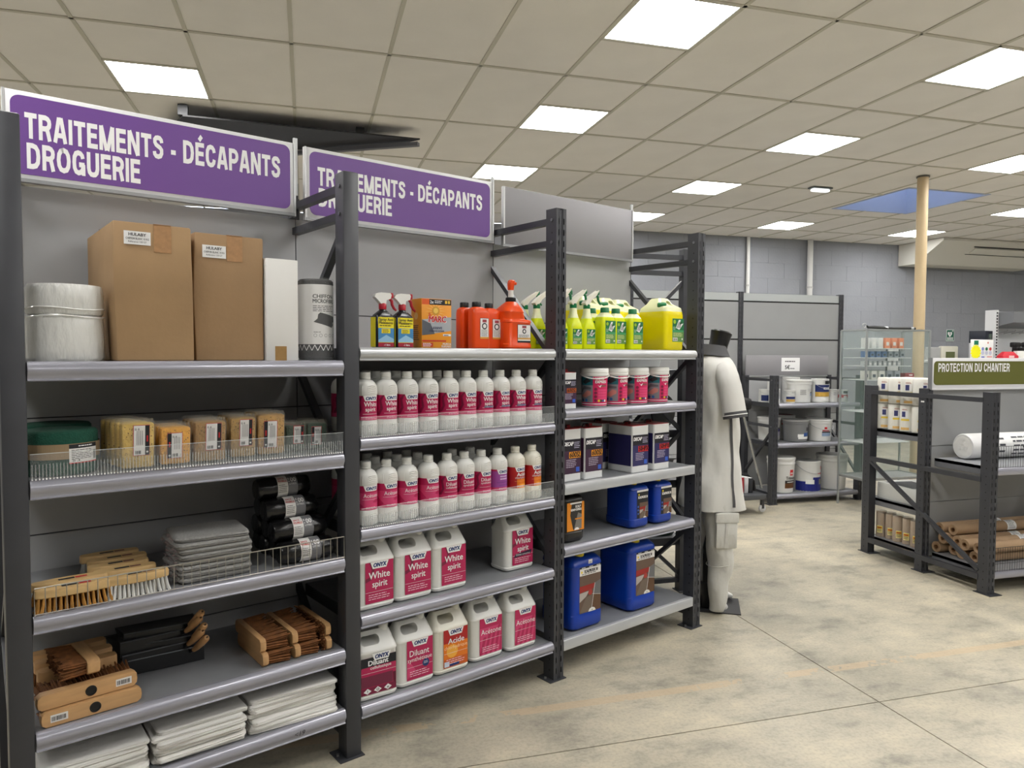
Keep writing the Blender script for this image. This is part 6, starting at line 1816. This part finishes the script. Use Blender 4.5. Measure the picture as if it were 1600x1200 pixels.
# ================================================================== GONDOLA ON THE RIGHT
gd = thing('gondola_shelving', 'low double-sided dark gondola with the olive green sign', 'shelving', (0, 0, 0))
GXa = 4.075; GW = .06
for gx in (GXa, GXa + 1.03):
    for y, dp_ in ((3.455, .07), (3.955, .06), (4.45, .07)):
        if y < 4.4: post_mesh(1.27, GW, dp_, True).build('upright_post', gd, loc=(gx, y, 0))
        else: post_mesh(1.27, GW, dp_, True).build('upright_post', gd, loc=(gx + GW, y + dp_, 0), rz=180)
        MB().box(gx - .01, y - .03, 0, gx + GW + .03, y + dp_ + .02, .004, ANTH).build('foot_plate', gd)
    xm = gx + .008 if gx == GXa else gx + .03
    for z, hh in ((1.22, .03), (.72, .032), (.1, .035)):
        MB().bar((xm, 3.52, z), (xm, 4.45, z), .025, hh, ANTH).build('cross_rail', gd)
    MB().bar((xm, 4.45, .70), (xm, 3.52, .14), .02, .028, ANTH, (1, 0, 0)).build('diagonal_brace', gd)
m = MB(); m.cyl(.008, 0, .03, mat((190, 192, 194), .3, .8), 8, GXa + .03, 3.985); m.build('levelling_foot', gd)
MB().box(GXa - .0012, 3.968, 1.175, GXa, 3.995, 1.185, WHITE_P).build('maker_plate', gd)
fr_ = thing('x', 'x', 'x', (0, 0, 0)); D.objects.remove(fr_)
class Off:
    pass
def gshelf(x0, x1, y0, z, front=True, depth=.47):
    m = MB(); sg = 1 if front else -1
    ya, yb = (y0 + .02, y0 + depth) if front else (y0 - depth, y0 - .02)
    m.box(x0, ya, z - .02, x1, yb, z, SHELF_TOP)
    m.box(x0 - .0, ya, z - .055, x0 + .004, yb, z, mat((112, 113, 118), .4, .2))
    o = m.build('shelf', gd)
    pr = [(0.021, z + .002), (.008, z + .002), (.0, z - .004), (-.004, z - .02), (-.003, z - .036), (.002, z - .045), (.02, z - .045), (.02, z - .04), (.01, z - .036), (.012, z - .01), (.021, z - .004)]
    mb = MB(); mb.prism([(y0 + sg * a, b_) for a, b_ in pr], x0, x1, LIPM, 'yz', True); mb.build('shelf_lip', o, 50)
    return o
for gx in (GXa + GW, GXa + 1.03 + GW):
    x0, x1 = gx + .003, gx + .965
    f1 = gshelf(x0, x1, 3.46, .795); f0 = gshelf(x0, x1, 3.46, .14)
    WB = mat((40, 40, 42), .4, .3)
    wire_guard(f1, x0, x1, .797, .135, 3.458, .02, WB); wire_guard(f0, x0, x1, .142, .15, 3.458, .02, WB, (.05,))
    for z in (.945, .42, .12): gshelf(x0, x1, 4.52, z, False, .47)
    for z0, z1 in ((.1, .48), (.48, .87), (.87, 1.265)):
        MB().box(gx, 3.982, z0 + .0025, gx + .97, 3.99, z1 - .0025, TALL_GREY).build('back_panel', gd)
    MB().box(gx, 3.9905, .1, gx + .97, 3.994, 1.26, PANEL_GREY).build('light_stop_sheet', gd)  # added sheet closing the gaps between panels against light
OLIVE = mat((96, 98, 44), .45, name='olive_print')
for k, x0 in enumerate((4.12,)):
    q = thing('header_sign', ('olive green sign reading PROTECTION DU CHANTIER over the gondola' if k == 0 else 'second olive green sign on the gondola, outside the frame'), 'sign', (x0, 3.955, 1.272), 0, 'signs over the gondola')
    w, h = 1.02, .208
    MB().box(0, 0, 0, w, .014, h, SIGNW, .002).build('board', q)
    MB().box(-.012, -.004, -.01, 0, .02, h, mat((150, 152, 154), .35, .5)).build('end_rail', q)
    MB().box(0, -.006, -.012, w, .018, 0, SIGNW).build('bottom_rail', q)
    MB().prism(rounded_poly(.016, .022, w - .016, h - .022, .026), -.001, 0, OLIVE, 'xz').build('coloured_face', q)
    l = Lab(flat(-.001), step=.0006); block_caps(l, 'PROTECTION DU CHANTIER', .052, .112, .06, .635, WHITE_P, 1, .17); l.mb.build('lettering', q)

q = thing('plastic_sheet_roll', 'large white roll of plastic sheeting lying on the gondola shelf', 'roll', (4.27, 3.83, .797))
PLW = mat((222, 222, 222), .3, bump=.25, bscale=40, name='white_film_roll')
m = MB().at(0, 0, .086, ry=90); m.lathe([(.02, .006), (.06, .002), (.08, .0), (.086, .008), (.086, .95), (.08, .96)], PLW, 32); m.build('wound_film', q)
m = MB().at(0, 0, .086, ry=90); rr = random.Random(4)
m.rings([[(r_ * math.cos(2 * math.pi * k / 22) + rr.uniform(-.002, .002), r_ * math.sin(2 * math.pi * k / 22), z_ + rr.uniform(-.004, .004)) for k in range(22)] for r_, z_ in ((.07, -.001), (.05, -.006), (.035, .0), (.022, -.01), (.012, -.004))], mat((226, 225, 222), .3), False, True); m.build('gathered_end', q, 60)
def mpx(u, v, h):
    a = v / .086
    return (u, -(.0868 + h) * math.cos(a), .086 + (.0868 + h) * math.sin(a))
l = Lab(mpx, step=.0006)
DG = mat((56, 58, 66), .5)
for k in range(7):
    a0 = -.06 + k * .022
    l.poly([(.16 + .02 * math.sin(k), a0), (.2 + .02 * math.sin(k), a0), (.2 + .02 * math.sin(k + 1), a0 + .02), (.16 + .02 * math.sin(k + 1), a0 + .02)], DG, 1)
    if k % 2: l.poly([(.22, a0), (.27, a0), (.27, a0 + .014), (.22, a0 + .014)], DG, 1)
for k in range(5): l.lines(.34, .6, .06 - k * .03, 1, .01, .012, DG, 1)
l.mb.build('film_print', q)
l = Lab(lambda u, v, h: (.42 + v, -(.0874 + h) * math.cos(u / .086), .086 + (.0874 + h) * math.sin(u / .086)), step=.0006)
l.rect(-.01, 0, .01, .02, DG, 1); l.mb.build('film_emblem', q)

KRAFT = mat((160, 132, 102), .7, var=.06, scale=10, name='kraft_paper')
KRD = mat((128, 92, 58), .8, name='kraft_core')
def kraft():
    q = thing('kraft_roll', 'x', 'roll', (0, 0, 0), 0, 'rolls of brown covering paper')
    r_ = .037
    m = MB().at(0, 0, r_, ry=90)
    m.lathe([(.013, .004), (.02, .001), (.0205, .0035), (.027, .0005), (.0275, .003), (.034, 0), (r_, .002), (r_, .91), (.034, .912), (.013, .912)], KRAFT, 26, cap0=False, cap1=False); m.build('paper_roll', q)
    m = MB().at(0, 0, r_, ry=90); m.lathe([(.0165, .0), (.0165, .91), (.0125, .91), (.0125, .0)], KRD, 18, cap0=False, cap1=False); m.cyl(.0123, .03, .04, mat((24, 18, 12), .9), 16); m.build('core', q)
    def mk(u, v, h):
        a = v / r_
        return (u, -(r_ + .0008 + h) * math.cos(a), r_ + (r_ + .0008 + h) * math.sin(a))
    l = Lab(mk, step=.0005)
    for k in range(8): l.poly([(.44, -.02 + k * .012), (.52, -.02 + k * .012), (.52, -.008 + k * .012), (.44, -.008 + k * .012)], WHITE_P, 1)
    l.lines(.45, .51, .055, 8, .009, .003, INK, 2); l.mb.build('label', q)
    return q
kr = None
KP = [(3.925, .142, 'bottom row, farthest back'), (3.832, .142, 'bottom row, second from the back'), (3.745, .142, 'bottom row, third from the back'), (3.655, .142, 'bottom row, at the front'),
      (3.884, .211, 'second row, farthest back'), (3.788, .213, 'second row, second from the back'), (3.705, .212, 'second row, third from the back'), (3.62, .209, 'second row, at the front'),
      (3.922, .274, 'top row, at the back'), (3.842, .276, 'top row, towards the front')]
for k, (y, z, nm) in enumerate(KP):
    lab = 'brown paper roll lying on the gondola, ' + nm
    loc = (4.165 + (.0, .05, .02, .03, .01, .03, .0, .02, .02, .05)[k], y, z)
    if kr is None: kr = kraft(); kr.location = loc; kr['label'] = lab
    else: dup(kr, lab, loc, 0)
# upright masking paper rolls on the far side
def mask_roll(h=.185, r_=.036):
    q = thing('masking_roll', 'x', 'roll', (0, 0, 0), 0, 'upright rolls of masking paper')
    MB().lathe([(r_ * .4, 0), (r_, .001), (r_, h), (r_ * .4, h)], KRAFT, 22).build('paper_roll', q)
    MB().lathe([(r_ + .001, h * .0), (r_ + .001, h + .012), (r_ * .3, h + .016)], clear_mat((236, 232, 222), .75), 22, cap0=False).build('film', q)
    l = Lab(around(r_ + .0016, -.6), seg=.008, step=.0005)
    l.rect(-.024, .03, .016, .085, mat((230, 214, 150), .5), 1).rect(-.022, .06, .014, .08, mat((226, 190, 60), .5), 2).lines(-.02, .012, .055, 3, .007, .003, INK, 2).rect(-.02, .066, .01, .074, mat((170, 50, 40), .5), 3)
    l.mb.build('label', q); return q
mr = None
for k, y in enumerate((4.455, 4.375, 4.295, 4.215, 4.13)):
    lab = 'upright brown masking paper roll behind the gondola frame, ' + nth(k, 5)
    loc = (4.2 + .012 * (k % 2), y, .122)
    if mr is None: mr = mask_roll(); mr.location = loc; mr['label'] = lab; mr.rotation_euler = (0, 0, R(-20))
    else: dup(mr, lab, loc, -20 + 14 * (k % 3))
q = thing('tape_roll', 'small roll lying beside the upright masking rolls', 'roll', (4.24, 4.5, .122), 30)
m = MB().at(0, 0, .03, rx=90); m.lathe([(.014, -.02), (.03, -.02), (.03, .02), (.014, .02)], mat((150, 128, 100), .6), 20); m.build('tape', q)
m = MB().at(0, 0, .03, rx=90); m.lathe([(.013, -.0205), (.016, -.0205), (.016, .0205), (.013, .0205)], KRD, 16, cap0=False, cap1=False); m.build('core', q)
q = thing('white_carton', 'long white carton on the middle rear shelf of the gondola', 'box', (4.16, 4.08, .422))
MB().box(0, 0, 0, .5, .38, .12, mat((208, 209, 206), .6), .003).build('carton', q)
m = MB(); m.add([(-.001, .05, .1205), (.2, .02, .1205), (.24, .3, .122), (.03, .34, .122)], [(0, 1, 2, 3)], mat((90, 92, 96), .6)); m.build('leaflet', q)
# white rolls of dust sheet in film, two layers
def sheet_roll():
    q = thing('covering_roll', 'x', 'roll', (0, 0, 0), 0, 'film wrapped white covering rolls')
    r_, h = .05, .192
    m = MB(); m.lathe([(r_ * .5, 0), (r_ * .95, .002), (r_, .012), (r_, h - .012), (r_ * .9, h - .002), (r_ * .4, h)], mat((224, 222, 214), .28, bump=.5, bscale=40, name='white_film_pack'), 22); m.build('roll_body', q)
    l = Lab(around(r_ + .001, -.55), seg=.01, step=.0005)
    l.rect(-.025, .1, .02, .15, WHITE_P, 1).rect(-.022, .105, .003, .145, mat((54, 58, 110), .5), 2).rect(-.03, .012, .028, .03, mat((222, 180, 110), .5), 1)
    l.rect(-.03, .078, .028, .092, mat((226, 196, 70), .5), 1).lines(-.02, .016, .16, 2, .006, .003, mat((150, 60, 50), .5), 2); l.mb.build('label', q)
    return q
sr = None; cnt = 0
for lay in range(2):
    for iy, y in enumerate((4.445, 4.335, 4.225, 4.115)):
        for ix, x in enumerate((4.19, 4.298, 4.406)):
            lab = 'white covering roll, rear gondola shelf, %s layer, %s row, %s from the left' % (('lower', 'upper')[lay], ('frame side', 'middle', 'inner')[ix], ORD[iy])
            loc = (x, y, .947 + lay * .193)
            if sr is None: sr = sheet_roll(); sr.location = loc; sr['label'] = lab
            else: dup(sr, lab, loc, ((iy * 37 + lay * 23 + ix * 50) % 70) - 35)

# ================================================================== TOOL COUNTER BEHIND THE SIGN
tc_ = thing('tool_counter', 'grey counter with a tool display behind the olive sign', 'counter', (7.0, 6.35, 0))
MB().box(0, 0, 0, 2.4, .5, 1.41, mat((150, 152, 154), .5)).build('cabinet', tc_)
MB().box(-.02, -.02, 1.41, 2.42, .52, 1.44, mat((206, 207, 206), .4), .004).build('worktop', tc_)
q = thing('tool_display', 'white perforated tool display with a grey hood at the right edge', 'display', (7.84, 6.62, 1.442))
PW_ = mat((214, 215, 216), .5)
MB().box(0, .1, 0, 1.4, .12, .58, mat((196, 198, 200), .5)).build('back_board', q)
m = MB(); m.box(-.05, -.02, 0, -.01, .12, .59, PW_); m.build('side_upright', q)
m = MB()
for k in range(16): m.box(-.04, -.0215, .02 + k * .035, -.02, -.02, .04 + k * .035, INK)
x_ = m.build('upright_holes', q); x_['kind'] = 'stuff'
MB().prism([(-.2, .44), (-.2, .56), (.1, .57), (.1, .38)], 0, 1.4, mat((112, 114, 118), .5), 'yz').build('hood', q)
for k in range(4):
    m = MB(); m.tube([(.1 + k * .12, .1, .32), (.1 + k * .12, -.04, .34), (.1 + k * .12, -.05, .36)], .005, mat((180, 182, 184), .3, .8), 6); m.build('hook', q)
q = thing('tool_box_carton', 'tall black and white product carton left of the tool display', 'box', (7.5, 6.48, 1.442), 20)
MB().box(0, 0, 0, .2, .17, .2, mat((170, 170, 172), .5), .002).build('lower_carton', q)
MB().box(0, 0, .2, .2, .17, .34, mat((20, 26, 40), .5), .002).build('upper_carton', q)
l = Lab(flat(-.0005), step=.001); l.text('FE', .1, .25, .05, mat((110, 130, 110), .5), 1, bold=.03); l.rect(.13, .06, .18, .12, INK, 1).text('P', .145, .075, .03, WHITE_P, 2); l.mb.build('print', q)
q = thing('promo_card', 'white promotional card with yellow star and coloured figures on the counter', 'card', (7.22, 6.40, 1.442), 4)
MB().box(0, 0, 0, .34, .02, .235, mat((230, 230, 230), .5), .002).build('card', q)
l = Lab(flat(-.0005), step=.001)
l.rect(.03, .175, .1, .225, mat((20, 120, 90), .5), 1)
for k, c in enumerate(((120, 130, 190), (30, 110, 70), (190, 60, 60))): l.disc(.17 + k * .06, .13, .02, mat(c, .5), 1).disc(.17 + k * .06, .085, .024, mat((190, 190, 210), .5), 1)
l.disc(.25, .2, .012, mat((200, 120, 110), .5), 1); l.rect(.15, .03, .2, .045, mat((100, 110, 190), .5), 1).rect(.24, .035, .32, .045, mat((220, 120, 120), .5), 1)
l.mb.build('print', q)
l = Lab(flat(-.004), step=.001)
l.poly([(.055 + (.088 if k % 2 else .068) * math.cos(2 * math.pi * k / 28), .095 + (.088 if k % 2 else .068) * math.sin(2 * math.pi * k / 28)) for k in range(28)], mat((238, 234, 20), .5), 1); l.mb.build('yellow_star', q)
q = thing('red_case', 'small red packaged tool on the counter in front of the cartons', 'box', (7.63, 6.36, 1.442), -5)
MB().loft([(0, .11, .05, .11, .05, .02), (.05, .11, .05, .11, .05, .02), (.1, .11, .05, .06, .03, .02)], mat((206, 40, 56), .4), 4).build('case', q)
MB().box(.08, -.001, .03, .15, 0, .055, mat((240, 200, 200), .5)).build('print', q)
for k, x in enumerate((7.93, 8.1)):
    q = thing('cordless_drill', 'black cordless drill on the tool display, ' + ('left one over a white box', 'right one')[k], 'drill', (x, 6.46, 1.442), 12)
    m = MB(); m.box(-.07, -.03, .15, .07, .03, .21, BLACK, .012); m.build('motor_housing', q)
    m = MB().at(.07, 0, .18, ry=90); m.lathe([(.02, 0), (.022, .03), (.012, .05)], mat((60, 60, 62), .4), 14); m.build('chuck', q)
    m = MB(); m.loft([(.04, -.035, 0, .02, .018, .012), (.15, -.02, 0, .022, .018, .012)], BLACK, 4); m.build('grip', q)
    m = MB(); m.box(-.075, -.035, 0, .025, .035, .045, mat((36, 36, 38), .4), .006); m.build('battery', q)
q = thing('white_charger', 'white boxed charger with a ring emblem beside the drill', 'box', (7.85, 6.42, 1.442), 0)
MB().box(-.03, -.03, 0, .0, .03, .02, WHITE).build('plug', q)
MB().box(0, -.05, 0, .13, .0, .11, WHITE, .004).build('carton', q)
MB().box(-.005, -.052, .11, .135, .002, .15, BLACK, .004).build('black_lid', q)
